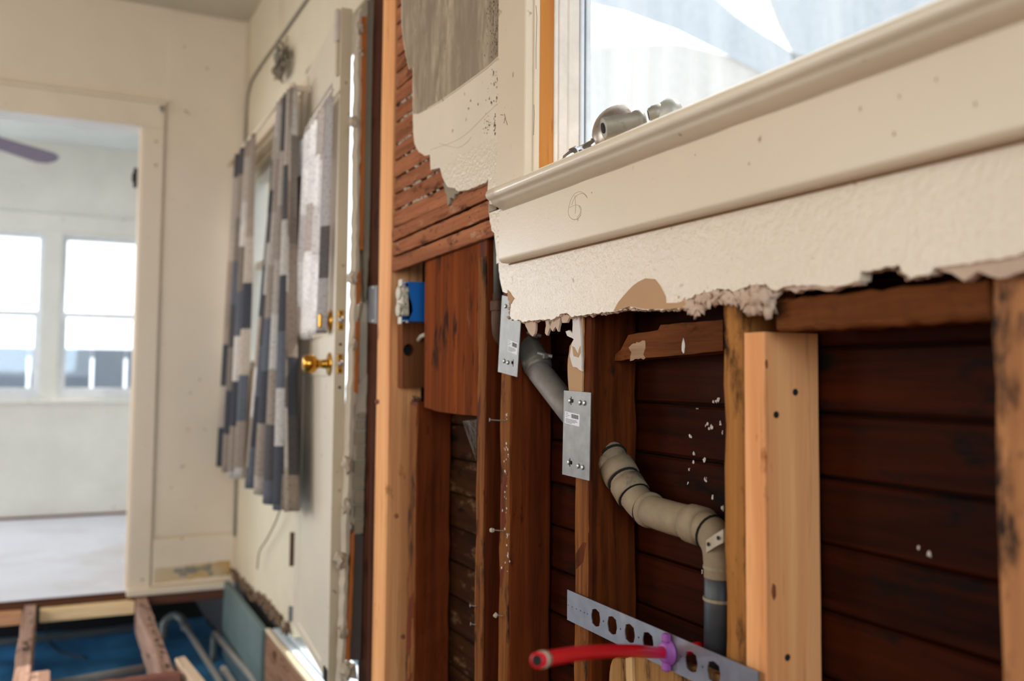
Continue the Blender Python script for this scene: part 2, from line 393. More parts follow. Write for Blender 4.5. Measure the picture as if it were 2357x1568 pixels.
# left and back walls with window openings, the second left one added for light
bm = B()
box(bm, -3.1, -3.0, -2.5, 0.0, -0.4, ZC); box(bm, -3.1, -3.0, 1.8, 2.2, -0.4, ZC); box(bm, -3.1, -3.0, 3.6, 6.72, -0.4, ZC); box(bm, -3.1, -3.0, 2.2, 3.6, -0.4, .75); box(bm, -3.1, -3.0, 2.2, 3.6, 1.95, ZC); box(bm, -3.1, -3.0, 0.0, 1.8, -0.4, 0.9); box(bm, -3.1, -3.0, 0.0, 1.8, 2.25, ZC)
tag(obj('wall_left', bm, CREAM), kind='structure')
bm = B()
box(bm, -3.1, -2.1, -1.8, -1.7, -0.4, ZC); box(bm, -0.3, 0.12, -1.8, -1.7, -0.4, ZC); box(bm, -2.1, -0.3, -1.8, -1.7, -0.4, 0.85); box(bm, -2.1, -0.3, -1.8, -1.7, 2.25, ZC)
tag(obj('wall_back', bm, CREAM), kind='structure')
# ground under and around the house, foundation
o = obj('ground', box(B(), -30, 40, -20, 45, -0.5, -0.42), SOIL); tag(o, kind='structure')
bm = B()
bmesh.ops.create_grid(bm, x_segments=60, y_segments=60, size=0.5)
for v in bm.verts:
    v.co = Vector((-3.0+3.02*(v.co.x+0.5), 2.0+3.3*(v.co.y+0.5), -0.395+0.02*mnoise.noise(Vector((v.co.x*14, v.co.y*20, 3)))))  # sheet stops short, dark soil beyond stands for the ledger's shade
o = obj('blue_sheet', bm, BLUESH, smooth=True); tag(o, 'crumpled dark blue ground sheet under the open joists', 'sheet')
bm = B(); box(bm, 0.035, 0.1, -2.5, 6.72, -0.42, -0.02); box(bm, -3.1, 0.1, 6.64, 6.72, -0.42, -0.03); box(bm, -3.0, 0.1, -2.5, -2.44, -0.42, -0.03)
tag(obj('trim_6', bm, CONC), kind='structure')

# ---- far wall with the doorway
wf = empty('wall_far', (-1.5, YF, 0), 'cream painted far wall with the open doorway', 'wall', kind='structure')
XO, ZO = -0.440, 1.979
bm = B()
box(bm, -3.0, -2.0, YF, YF+0.12, 0, ZC); box(bm, -2.0, XO, YF, YF+0.12, ZO, ZC); box(bm, XO, 0.0, YF, YF+0.12, 0, ZC)
obj('wall_surface', bm, FARWALL, wf)
bm = B(); box(bm, -3.0, 0.0, YF+0.121, YF+0.126, ZO+0.15, 2.4); obj('wall_surface', bm, WHITEW, wf)
# casing round the doorway and the framed panel right of it
obj('door_casing', box(B(), -2.1, -0.352, YF-0.018, YF, ZO, 2.085), FARWALL, wf, bevel=0.003)
obj('door_casing', box(B(), -2.12, -0.345, YF-0.026, YF, 2.085, 2.098), FARWALL, wf, bevel=0.003)
obj('door_casing', box(B(), XO, -0.352, YF-0.018, YF, 0.0, ZO), FARWALL, wf, bevel=0.003)
obj('panel_board', box(B(), -0.345, -0.012, YF-0.006, YF, 0.216, ZC-.01), FARWALL, wf, bevel=0.003)
obj('baseboard', box(B(), -0.346, -0.012, YF-0.014, YF, 0.012, 0.208), FARWALL, wf, bevel=0.003)
obj('sill_strip', box(B(), XO-0.005, -0.01, YF-0.045, YF, -0.018, 0.010), FARWALL, wf, bevel=0.004)
bm = B(); pts = ragged([(-.338, YF-0.0148, .026), (-.022, YF-0.0148, .033), (-.024, YF-0.0148, .098), (-.2, YF-0.0148, .092), (-.337, YF-0.0148, .087)], .003, .02, 4, True)
pts = [Vector((p.x, YF-0.0148, p.z)) for p in pts]
P_ = paint('stripped_orange_patch', srgb(206, 160, 84), 0.7, srgb(230, 222, 206), 1.6, 0.2, 60, 0.25, srgb(214, 206, 192))
obj('stripped_patch', prism(bm, pts, (0, 0.001, 0)), P_, wf)
bm = B()
for k in range(26):
    rnd = random.Random(k); lump(bm, (rnd.uniform(-.27, -.10), YF-0.0150, .062+rnd.uniform(-.016, .016)), rnd.uniform(.006, .014), k, (1, .1, .8), 1)
tag(obj('grey_residue', bm, plain('grey_glue', srgb(140, 134, 124), 0.8), wf), kind='stuff')
# jamb lining
bm = B(); box(bm, XO-0.004, XO, YF-0.004, YF+0.124, 0, ZO); obj('jamb_lining', bm, paint('jamb_paint', srgb(222, 196, 166), .45), wf)
bm = B(); box(bm, -2.0, XO, YF-0.004, YF+0.124, ZO-0.004, ZO); obj('head_lining', bm, paint('lit_head_white', srgb(240, 238, 236), .35), wf)  # whiter paint stands for light on the head's underside
hk = empty('wall_hook', (-0.365, YF-0.018, 2.066), 'small dull screw hook on the upper corner of the doorway casing', 'hook')
obj('hook_plate', lathe(B(), (-0.365, YF-0.018, 2.066), (0, -1, 0), [(0, .011), (.003, .011), (.005, .007)]), AGEDM, hk)
obj('hook_shank', tube(B(), smoothpath([(-.365, YF-.02, 2.066), (-.365, YF-.04, 2.062), (-.364, YF-.046, 2.05), (-.364, YF-.036, 2.042)]), .0035, 8), AGEDM, hk)
bm = B(); box(bm, -0.462, -0.4455, 4.405, 4.42, 1.735, 1.825)
lt = obj('rim_latch', bm, BLACK, bevel=0.004); tag(lt, 'black metal latch keeper on the back edge of the doorway jamb', 'latch')
box(b2 := B(), -0.468, -0.462, 4.407, 4.418, 1.762, 1.80); obj('latch_tongue', b2, BLACK, lt)

# ---- far room
wr = empty('wall_end', (-1.5, 6.6, 0), 'pale end wall with two sash windows beyond the doorway', 'wall', kind='structure')
WINS = [(-1.55, -0.841), (-0.742, -0.16)]; Z0, Z1 = 0.750, 1.800
bm = B()
box(bm, -3.0, 0.0, 6.6, 6.7, 0, Z0); box(bm, -3.0, 0.0, 6.6, 6.7, Z1, 2.39); box(bm, -3.0, -1.55, 6.6, 6.7, Z0, Z1); box(bm, -0.841, -0.742, 6.6, 6.7, Z0, Z1); box(bm, -0.16, 0, 6.6, 6.7, Z0, Z1)
obj('wall_surface', bm, WHITEW, wr)
obj('baseboard', box(B(), -3.0, 0, 6.586, 6.6, 0.0, 0.158), WHITEW, wr, bevel=0.003)
obj('shoe_strip', box(B(), -3.0, 0, 6.575, 6.588, 0.0, 0.014), OLDY, wr)
obj('head_casing', box(B(), -1.7, 0, 6.585, 6.6, Z1+0.02, 1.925), WHITEW, wr, bevel=0.003)
obj('sill_board', box(B(), -1.7, 0, 6.57, 6.6, 0.715, 0.738), WHITEW, wr, bevel=0.004)
for k, (a, b) in enumerate(WINS):
    w = empty('window_%d' % (k+2), ((a+b)/2, 6.64, Z0), ['white double hung sash window nearest the left picture edge, through the doorway', 'white double hung sash window beside the doorway jamb in the far room'][k], 'window', kind='structure')
    def frame(nm, x0, x1, y0, y1, z0, z1, t, tb):
        bm = B(); box(bm, x0, x0+t, y0, y1, z0, z1); box(bm, x1-t, x1, y0, y1, z0, z1); box(bm, x0+t, x1-t, y0, y1, z0, z0+tb); box(bm, x0+t, x1-t, y0, y1, z1-t, z1)
        return obj(nm, bm, VINYL, w, bevel=0.002)
    frame('window_frame', a, b, 6.61, 6.69, Z0, Z1, 0.016, 0.03)
    up = frame('upper_sash', a+0.016, b-0.016, 6.655, 6.68, 1.272, Z1-0.016, 0.014, 0.03)
    obj('pane', box(B(), a+0.03, b-0.03, 6.666, 6.668, 1.30, Z1-0.03), G_CLEAR, up)
    lo = frame('lower_sash', a+0.016, b-0.016, 6.625, 6.65, Z0+0.03, 1.292, 0.026, 0.034)
    obj('pane', box(B(), a+0.042, b-0.042, 6.636, 6.638, Z0+0.06, 1.268), G_CLEAR, lo)
    obj('sash_lock', box(B(), (a+b)/2-.03, (a+b)/2+.03, 6.618, 6.63, 1.288, 1.300), PALEV, lo, bevel=0.003)
tag(obj('wall_side', box(B(), 0.0, 0.1, YF+0.12, 6.72, 0, 2.44), WHITEW), 'pale side wall of the room beyond the doorway', 'wall', kind='structure')
# ceiling fan
tip_ = W('Y', 5.9, 128, 372); fc = tip_ - Vector((0.643, 0.766, 0))*0.74
fan = empty('ceiling_fan', fc, 'ceiling fan with mauve grey blades seen through the doorway', 'fan')
obj('motor_housing', lathe(B(), fc+Vector((0, 0, -.10)), (0, 0, 1), [(0, .03), (.01, .085), (.06, .11), (.14, .10), (.16, .02), (.20, .015), (.21, .05), (2.386-fc.z+.10, .06)], 20), FANM, fan, True)
for k, a in enumerate((50, 170, 290)):
    a = math.radians(a); d = Vector((math.cos(a), math.sin(a), 0)); s = Vector((-d.y, d.x, 0))
    pr = [(0.16, -.045), (0.66, -.066), (.72, -.045), (.74, 0), (.72, .045), (.66, .066), (.16, .045)]
    tip = s.normalized()
    pts = [fc+d*u+s*v*.95*math.cos(.34)-Vector((0, 0, v*.95*math.sin(.34))) for u, v in pr]
    bl = obj('fan_blade', prism(B(), pts, (0, 0, .008)), FANM, fan)
    bm = B(); tube(bm, [fc+d*.08, fc+d*.2+Vector((0, 0, .018))], .012, 8); obj('blade_arm', bm, FANM, bl)

# ---- outside the far windows: board fence with bright gaps
fe = empty('garden_fence', (-0.6, 9, -0.4), 'blue grey board fence with open gaps outside the far windows', 'fence')
xs = [-2.6, -1.72, -0.975, -0.478, -0.205, 0.35, 0.9]
for a, b in zip(xs, xs[1:]):
    obj('fence_board', box(B(), a+0.013, b-0.013, 9.0, 9.02, -0.42, 1.12), FENCEM, fe)
obj('fence_rail', box(B(), -2.6, 0.9, 9.02, 9.05, 1.04, 1.12), FENCER, fe)
obj('fence_rail', box(B(), -2.6, 0.9, 9.02, 9.05, 0.0, 0.09), FENCER, fe)
# ------------------------------------------------------------------ near wall
XS = 0.02       # front of the old studs
wall = empty('wall_right', (0, 1.0, 0), 'long right wall stripped to laths, sheathing and torn plaster', 'wall', kind='structure')
# plaster below the window: ragged lower edge traced on the wall's plane
low = [(1125, 455), (1125, 489), (1128, 512), (1131, 530), (1138, 536), (1139, 553), (1142, 579), (1143, 609), (1147, 606), (1149, 630), (1153, 655), (1157, 673), (1166, 677), (1169, 672), (1176, 698), (1175, 714), (1173, 729), (1180, 735), (1204, 740), (1230, 738), (1255, 735), (1273, 735), (1293, 722), (1304, 720), (1314, 729), (1332, 726), (1342, 725), (1360, 722), (1375, 721), (1418, 716), (1448, 708), (1486, 712), (1515, 714), (1563, 711), (1575, 695), (1586, 688), (1600, 679), (1645, 666), (1677, 666), (1687, 671), (1725, 656), (1763, 655), (1775, 668), (1788, 668), (1802, 662), (1817, 658), (1868, 658), (1902, 661), (1976, 649), (1981, 627), (2025, 618), (2069, 611), (2076, 626), (2096, 641), (2108, 635), (2137, 632), (2150, 616), (2169, 612), (2191, 613), (2218, 608), (2260, 602), (2300, 596), (2357, 584), (2560, 540)]
e = [W('X', 0.0, *p) for p in low]
e = [e[0]]+ragged(e[1:], 0.0014, 0.006, 3)
top = [Vector((0, e[-1].y, 1.225)), Vector((0, e[0].y, 1.225))]
obj('plaster_panel', prism(B(), e+top, (0.016, 0, 0)), [paint('pebbled_cream_paint', srgb(224, 202, 174), 0.30, srgb(140, 95, 60), 0.7, 0.95, 120, 0.08, None, 0.12)], wall)
# brown paper and pulp showing along the broken edge
def strip(name, poly, x, th, m, amp=.001, step=.008, seed=1, par=None):
    pts = [W('X', x, *p) for p in poly]
    return obj(name, prism(B(), ragged(pts, amp, step, seed, True), (th, 0, 0)), m, par or wall)
strip('backing_paper', [(1412, 716), (1423, 696), (1457, 657), (1471, 648), (1486, 640), (1505, 642), (1517, 657), (1524, 671), (1530, 684), (1531, 697), (1560, 696), (1584, 690), (1572, 709), (1534, 713), (1486, 711), (1448, 706)], -0.0012, 0.0012, PAPER, .0006, .012, 5)
strip('backing_paper', [(1168, 668), (1183, 687), (1175, 699), (1169, 690)], -0.0012, 0.0012, PAPER)
strip('backing_paper', [(2150, 614), (2260, 600), (2357, 582), (2560, 536), (2560, 600), (2357, 628), (2294, 640), (2250, 628), (2233, 636), (2218, 644), (2191, 633), (2169, 628)], 0.004, 0.012, TORN, .002, .008, 8)
strip('backing_paper', [(1800, 655), (1985, 626), (1978, 652), (1900, 670), (1868, 662), (1830, 672), (1805, 664)], 0.004, 0.010, TORN, .0015, .008, 9)
# torn pulp hanging under the edge
bm = B()
pulp = [(1572, 690, 18), (1590, 700, 24), (1602, 712, 18), (1615, 690, 24), (1635, 685, 26), (1655, 678, 24), (1680, 684, 22), (1692, 692, 14), (1708, 672, 24), (1722, 688, 24), (1742, 694, 34), (1762, 690, 34), (1772, 680, 20), (1750, 672, 26), (1580, 706, 12)]
for k, (px, py, r) in enumerate(pulp):
    c = W('X', 0.006, px, py); lump(bm, c, r*1.05/2141, k, (.55, 1, 1), 3, .9)
tag(obj('crumbled_pulp', bm, TORN, wall, True), kind='stuff')
bm = B(); rnd = random.Random(5)
for k in range(len(low)-1):
    a, b = low[k], low[k+1]
    if a[0] < 1173 or a[0] > 1600: continue
    n = max(1, int(math.hypot(b[0]-a[0], b[1]-a[1])/5))
    for j in range(n):
        t = j/n; c = W('X', 0.006, a[0]+(b[0]-a[0])*t+rnd.uniform(-2, 2), a[1]+(b[1]-a[1])*t+rnd.uniform(-1, 3))
        lump(bm, c, rnd.uniform(.0014, .0038), k*7+j, (1.6, 1, 1), 1, .9)
for k in range(len(low)-1):
    a, b = low[k], low[k+1]
    if a[0] < 1790: continue
    n = max(1, int(math.hypot(b[0]-a[0], b[1]-a[1])/9))
    for j in range(n):
        t = j/n; c = W('X', 0.008, a[0]+(b[0]-a[0])*t+rnd.uniform(-3, 3), a[1]+(b[1]-a[1])*t+rnd.uniform(-2, 4))
        lump(bm, c, rnd.uniform(.0014, .0034), k*5+j, (1.6, 1.2, 1), 1, .9)
tag(obj('crumbled_edge', bm, TORN, wall), kind='stuff')
# hanging shards
for k, poly in enumerate([[(1206, 740), (1232, 738), (1233, 752), (1231, 768), (1226, 775), (1218, 768), (1210, 752)], [(1254, 735), (1272, 735), (1266, 752), (1259, 772), (1254, 766), (1257, 750)], [(1262, 735), (1290, 726), (1288, 745), (1284, 763), (1279, 752), (1272, 763), (1264, 752)], [(1290, 722), (1312, 726), (1304, 742), (1294, 744)]]):
    strip('paper_shard', poly, 0.006, 0.004, TORN, .0008, .006, 20+k)
# the drip-ended plaster above the laths, left of the casing
up = [(1163, 470), (1127, 470), (1121, 448), (1124, 412), (1119, 420), (1080, 436), (1055, 441), (1047, 434), (1030, 430), (1023, 420), (1018, 407), (1012, 386), (991, 392), (989.5, 356), (979, 359), (964, 350), (954, 332), (951, 306), (950, 260), (950, 153), (941, 159), (933, 122), (927, 86), (924, 49), (924, 0), (915, -150), (905, -420), (1163, -620)]
e = [W('X', -0.003, *p) for p in up]
obj('plaster_panel', prism(B(), e[:2]+ragged(e[2:26], 0.0008, 0.007, 7)[1:]+e[26:], (0.011, 0, 0)), CREAM, wall)
g = [(1163, -620), (1163, 121), (1148, 131), (1120, 158), (1090, 180), (1060, 200), (1035, 218), (1010, 236), (985, 250), (962, 262), (951, 262), (951, 156), (941, 157), (934, 122), (928, 86), (925.5, 49), (925.5, 0), (917, -150), (907, -420)]
obj('bare_plaster', prism(B(), [W('X', -0.0038, *p) for p in g], (0.0008, 0, 0)), PLASTER, wall)
bm = B(); rnd = random.Random(11)     # mould specks beside the casing
for k in range(150):
    px = 1146-abs(rnd.gauss(0, 14)); py = rnd.choice((rnd.uniform(0, 120), rnd.uniform(-20, 110), rnd.uniform(100, 240)))
    c = W('X', -0.004, px, py); lump(bm, c, rnd.uniform(.0006, .0024), k, (.15, .6, 1.4), 1, .9)
for k in range(40):
    c = W('X', -0.0034, rnd.gauss(1122, 6), rnd.gauss(287, 9)); lump(bm, c, rnd.uniform(.0005, .0015), k, (.15, 1, 1), 1, .9)
for k in range(30):
    c = W('X', -0.0034, rnd.gauss(1139, 1.2), rnd.uniform(262, 312)); lump(bm, c, rnd.uniform(.0005, .0014), k, (.15, 1, 1.6), 1, .9)
for px, py in ((1024, 112), (1083, 232), (1100, 240), (1078, 250), (1137, 195)):
    lump(bm, W('X', -0.004, px, py), .0022, px, (.15, .7, 1.3), 1)
tag(obj('mould_specks', bm, plain('dark_mould', srgb(74, 60, 48), 0.9), wall), kind='stuff')
bm = B()
for s_ in (((990, 345), (1060, 318), (1120, 262), (1146, 238)), ((1010, 330), (1050, 340), (1072, 330), (1085, 315))): tube(bm, smoothpath([W('X', -.0032, *p) for p in s_], 5), .0005, 5)
obj('brown_scratches', bm, plain('brown_scratch', srgb(204, 180, 150), .8), wall)
low_tex = [(1119, 419), (1123, 411), (1127, 455), (1160, 455), (1160, 312), (1120, 325), (1075, 345), (1015, 384), (1019, 406), (1024, 418), (1044, 431), (1055, 440), (1080, 434)]
obj('pebbled_patch', prism(B(), [W('X', -.0036, *p) for p in low_tex], (.0005, 0, 0)), bpy.data.materials['pebbled_cream_paint'], wall)
obj('scratched_line', tube(B(), [W('X', -0.0036, *p) for p in ((985, 250), (1010, 236), (1060, 201), (1120, 157), (1148, 131))], .0016, 6), CREAM, wall)
strip('broken_scratch_coat', [(1018, 420), (1040, 428), (1060, 432), (1056, 446), (1046, 446), (1045, 458), (1036, 456), (1034, 470), (1030, 472), (1028, 450)], 0.004, .008, KEYPL2, .0012, .006, 31)

# laths: each one a piece, dark gap between
ys = [-262, -222, -184, -146, -108, -72, -35, 2, 38, 75, 110, 148, 183, 220, 257, 295, 344, 379, 418, 454, 491, 530, 562, 596, 631]
rnd = random.Random(2)
for k, (a, b) in enumerate(zip(ys, ys[1:])):
    za, zb = ZP(897, a, .012), ZP(897, b, .012)
    last3 = k >= len(ys)-4
    y1 = YP(899, .012) + rnd.uniform(-.004, .004); y0 = YP(1141, .012, 550) if last3 else 1.50
    if k == len(ys)-4: y1 = YP(889, .012); y0 = YP(1127, .012)
    if k == len(ys)-3: y0 = YP(1127, .012)
    if k == len(ys)-5: y0 = YP(1120, .012, 430)
    x0 = .0095 if last3 else .0115
    gap = .0055
    if k == 14: gap = .010
    tl = .013 if last3 else .001*rnd.uniform(-1, 1)
    bm = rbox(B(), (x0, y0, zb+gap/2), (.0195, y1, za-gap/2), 'y', 26, .0009, .0012, k)
    for v in bm.verts: v.co.z += tl*(y1-v.co.y)/(y1-y0)*.9
    obj('lath', bm, LATH, wall)
bm = B()      # lath nails and specks
for px, py in ((1007, 598), (1036, 588), (1076, 575), (1105, 533), (1120, 540), (1019, 522), (1046, 504), (1081, 500), (1101, 488), (1012, 563), (958, 607), (1060, 460), (1107, 445), (1086, 448), (1015, 478), (975, 540), (940, 470), (960, 440), (935, 520)):
    lump(bm, W('X', .0094, px, py), .0018, px, (.3, 1, 1), 1, .5)
tag(obj('lath_nails', bm, DARKHOLE, wall), kind='stuff')
bm = B()      # plaster keys squeezed through the gaps
for k in range(130):
    r = rnd.random(); row = rnd.randrange(14, 21)
    px = rnd.uniform(925, 1010) if row > 16 else rnd.uniform(915, 955)
    t = (px-899)/100.0
    z = ZP(897, ys[row], .012); y = YP(px, .012, ys[row])
    lump(bm, (.0145, y, z+rnd.uniform(-.002, .002)), rnd.uniform(.002, .005), k, (.7, 1.8, .8), 1, .9)
tag(obj('plaster_keys', bm, KEYPL, wall), kind='stuff')

# horizontal sheathing boards behind the studs
k = 0
for z in [0.0+0.0785*i-.065 for i in range(0, 18)]:
    j = rnd.uniform(-.0015, .0015)
    if k < 16: obj('sheathing_board', rbox(B(), (.108+j, -.4, z+.0012), (.125, 1.58, z+.0773), 'y', 6, .0006, .0036, 100+k), SIDING, wall)
    obj('sheathing_board', rbox(B(), (.1075-j, 1.60, z+.0012+.004), (.125, 2.34, z+.0773+.004), 'y', 6, .0006, .0036, 200+k), DUSTY, wall)
    k += 1
# rest of the wall out of the picture and above the window
bm = B(); box(bm, .0, .12, -2.5, -.42, 0, ZC); box(bm, 0, .12, -.42, 1.56, 2.06, ZC);  box(bm, .02, .12, 1.5, 2.4, 2.12, ZC)
obj('wall_surface', bm, CREAM, wall)

bm = B(); box(bm, .1262, .14, -.42, 2.43, -.3, 1.2); box(bm, .1262, .14, 1.5, 2.43, 1.2, ZC); obj('gap_filler', bm, FILLER, wall)  # black filler added behind the sheathing to stop light at the gaps
def flecks(name, m, n, fx, r0, r1, seed):
    rnd = random.Random(seed); bm = B()
    for k in range(n):
        c = fx(rnd); lump(bm, c, rnd.uniform(r0, r1), k, (.6, .8, 1.3), 1, .8)
    return tag(obj(name, bm, m, wall), kind='stuff')
spots = [(1440, 823), (1606, 940), (1627, 978), (1651, 920), (1638, 985), (1661, 975), (1663, 995), (1635, 985), (1589, 1007), (1597, 1043), (1596, 1062), (1620, 1060), (1624, 1104), (1588, 1078), (1583, 1114), (1626, 1107), (1640, 1143), (1662, 1168), (1609, 1220), (1614, 1316), (1457, 885), (2115, 1262), (2140, 1276), (1645, 925)]
def spotf(r, it=iter(spots*3)):
    p = next(it); return W('X', .107, p[0]+r.uniform(-3, 3), p[1]+r.uniform(-4, 4))
flecks('plaster_flecks', WHITEPL, 48, spotf, .0008, .0027, 3)
flecks('plaster_flecks', WHITEPL, 46, lambda r: W('X', .0195, r.gauss(1165, 4), r.uniform(940, 1320)), .0007, .0024, 4)

# ------------------------------------------------------------------ studs, blocks, boards
def stud(name, label, pl, pr, z0, z1, m, depth=.085, x=XS, amp=.0012, seed=0, group=None, py=1000, cat='stud', par=None, n=22, ch=.003):
    y1, y0 = YP(pl, x, py), YP(pr, x, py)
    o = obj(name, rbox(B(), (x, y0, z0), (x+depth, y1, z1), 'z', n, amp, ch, seed), m)
    return tag(o, label, cat, group), y0, y1
SL = -0.05
st1, a0, a1 = stud('wall_stud', 'new pale pine stud with pinkish grain, screwed beside the right bay', 1713, 1760, SL, ZP(1740, 765), PINE, .0845, amp=.0002, ch=.0015, seed=1)
for px, py in ((1831, 903), (1787, 955), (1813, 1514)):
    c = W('Y', a0-.0003, px, py); obj('screw_hole', lathe(B(), c, (0, 1, 0), [(0, .0042), (.0006, .0042)], 12), DARKHOLE, st1)
for px, py, r in ((1781, 1362, 1), (1764, 838, .6)):
    c = W('Y', a0-.0002, px, py); bm = B(); lump(bm, c, .0045*r, 3, (.8, .1, 2), 2, .3); obj('wood_knot', bm, plain('knot_brown', srgb(132, 70, 34), .6), st1, True)
st2, b0, b1 = stud('wall_stud', 'new pine stud standing between door frame and lath wall', 865, 893, SL, 2.5, PINE, .085, x=.0085, amp=.0003, ch=.0015, seed=2)
for px, py in ((927, 1466), (912, 1188), (868, 925)):
    bm = B(); lump(bm, W('Y', b0-.0002, px, py), .006, 3, (1, .1, 1), 2, .3); obj('wood_knot', bm, plain('knot_tan', srgb(168, 104, 66), .6), st2, True)
stud('wall_stud', 'orange brown pitted old stud left of the new right-hand pine stud', 1664, 1714, SL, 1.06, wood('pitted_stud', srgb(120, 74, 34), srgb(176, 116, 60), 'z', srgb(34, 22, 14), 0.75, .8, 42, srgb(150, 110, 70), .2, .6), amp=.0022, seed=3, ch=.004)
# stud with the upright nail plate: the pipe passes through it, so it is notched
st4, c0, c1 = stud('wall_stud', 'dark old stud behind the upright nail plate, notched for the pipe', 1325, 1360, SL, 1.10, [OLD], amp=.0018, seed=4, ch=.004)
bm = rbox(B(), (XS-.0012, c0+.004, SL), (XS+.004, c1-.001, ZP(1340, 1085)), 'z', 16, .0012, .001, 44); obj('weathered_edge', bm, OLDFACE, st4)
st5, d0, d1 = stud('wall_stud', 'broad red brown old stud under the half-hidden nail plate', 1153, 1175, SL, 1.12, OLDRED, amp=.0014, seed=5)
bm = rbox(B(), (XS-.0012, d0+.002, SL), (XS+.003, d1-.001, ZP(1165, 860)), 'z', 18, .0015, .001, 45); obj('weathered_edge', bm, OLDFACE, st5)
st6, e0, e1 = stud('wall_stud', 'old stud carrying the wide plank, with grey worn edge', 1098, 1117, SL, 2.4, OLDRED, amp=.0014, seed=6)
bm = rbox(B(), (XS-.0012, e0+.001, SL), (XS+.003, e1-.001, 1.15), 'z', 18, .0015, .001, 46); obj('weathered_edge', bm, OLDFACE, st6)
st7, g0, g1 = stud('wall_stud', 'knotty old stud standing close to the pine stud by the door', 943, 960, SL, ZP(950, 925), OLDRED, amp=.0016, seed=7)
bm = rbox(B(), (XS-.0012, g0+.001, SL), (XS+.003, g1-.001, ZP(950, 925)), 'z', 18, .0015, .001, 47); obj('weathered_edge', bm, OLDFACE, st7)
stud('wall_stud', 'mottled brown stud cut off by the right picture edge', 2287, 2375, SL, ZP(2300, 640), RIGHTST, amp=.002, seed=8, ch=.004)
stud('wall_stud', 'dark brown door frame stud beside the new pine stud', 833, 867, SL, 2.5, DARKST, .07, x=.014, amp=.001, seed=9)
# horizontal header over the right bay
z0, z1 = ZP(2285, 735), ZP(1790, 690)
o = obj('header_board', rbox(B(), (XS-.002, YP(2285), z0), (XS+.045, YP(1790, XS, 700), z1), 'y', 20, .0016, .003, 10), OLDY)
tag(o, 'rough old horizontal board over the right bay, orange at its left end', 'board')
# tapered fire block between two studs
bx = .062
pts = [W('X', bx, *p) for p in ((1414, 831), (1416, 816), (1428, 806), (1446, 771), (1515, 760), (1521, 748), (1664, 736), (1664, 808))]
o = obj('fire_block', prism(B(), ragged(pts, .0006, .02, 3, True), (.04, 0, 0)), OLDY); tag(o, 'short old block with a chewed tapered end between two studs', 'block')
bm = B(); lump(bm, W('X', bx, 1573, 798), .006, 2, (.3, .6, 1.6), 2); obj('plaster_dab', bm, WHITEPL, o)
strip('worn_face', [(1447, 800), (1466, 788), (1483, 783), (1486, 800), (1481, 815), (1484, 826), (1462, 829), (1449, 829), (1452, 812)], bx-.0006, .0006, wood('worn_face_wood', srgb(120, 88, 62), srgb(186, 150, 118), 'y', srgb(80, 54, 36), .4), .0016, .004, 5, o)
# wide plank, notched at its right edge
bxp = .0215
pts = [W('X', bxp, *p) for p in ((978, 575), (1119, 540), (1119, 650), (1112, 675), (1110, 760), (1100, 800), (1099, 958), (1060, 955), (1015, 949), (1000, 946), (990, 942), (976, 938))]
o = obj('wide_plank', prism(B(), pts, (.022, 0, 0)), BOARD, bevel=.001); tag(o, 'wide saw-marked brown plank hanging beside the blue outlet box', 'plank')
# block with a bored hole below the outlet box
yb = b0-.037
outer = [W('Y', yb, *p) for p in ((926, 738), (1000, 738), (1000, 892), (926, 892))]
hole = circ(W('Y', yb, 941, 806), .0145, (1, 0, 0), (0, 0, 1), 18, .0155)
o = obj('bored_block', holed(B(), outer, [hole], (0, .035, 0)), wood('bored_block_wood', srgb(92, 50, 28), srgb(140, 84, 48), 'z', srgb(40, 24, 14), .2, .7, 50)); tag(o, 'old wood block with a bored round hole below the blue box', 'block')
bm = B(); box(bm, hole[9].x-.001, hole[0].x+.003, yb+.026, yb+.034, hole[13].z-.002, hole[4].z+.002); obj('hole_back', bm, DARKHOLE, o)
bm = B(); tube(bm, [W('Y', yb-.002, 963, 783), W('Y', yb-.03, 970, 774), W('Y', yb-.05, 979, 770)], .0048, 8)
tag(obj('cable_stub', bm, IVORY), 'short grey white cable stub poking out beside the wide plank', 'cable')
bm = B()
for k in range(5):
    rr = random.Random(k); c = W('Y', 2.15, 958+k*2, 918+k); tube(bm, smoothpath([c+Vector((rr.uniform(-.012, .012), rr.uniform(-.01, .01), rr.uniform(-.014, .014))) for _ in range(5)]), .0012, 6)
tag(obj('loose_wire', bm, RUST), 'small tangle of rusty wire below the bored block', 'wire')
# broken light block at the bottom, behind the perforated strip
pts = [W('X', .022, *p) for p in ((1400, 1580), (1404, 1530), (1420, 1512), (1440, 1516), (1470, 1508), (1530, 1520), (1600, 1535), (1680, 1560), (1720, 1640), (1400, 1640))]
bl = obj('broken_block', prism(B(), ragged(pts, .0022, .009, 4, True), (.014, 0, 0)), wood('pale_split_wood', srgb(118, 78, 42), srgb(178, 132, 80), 'z', srgb(60, 36, 20), .5, .8, 50)); tag(bl, 'pale splintered wood block behind the perforated strip', 'block')
pts = [W('X', .017, *p) for p in ((1440, 1516), (1454, 1512), (1456, 1580), (1442, 1580))]
obj('raised_splinter', prism(B(), pts, (.006, 0, 0)), wood('split_sliver', srgb(176, 130, 84), srgb(214, 174, 122), 'z'), bl)
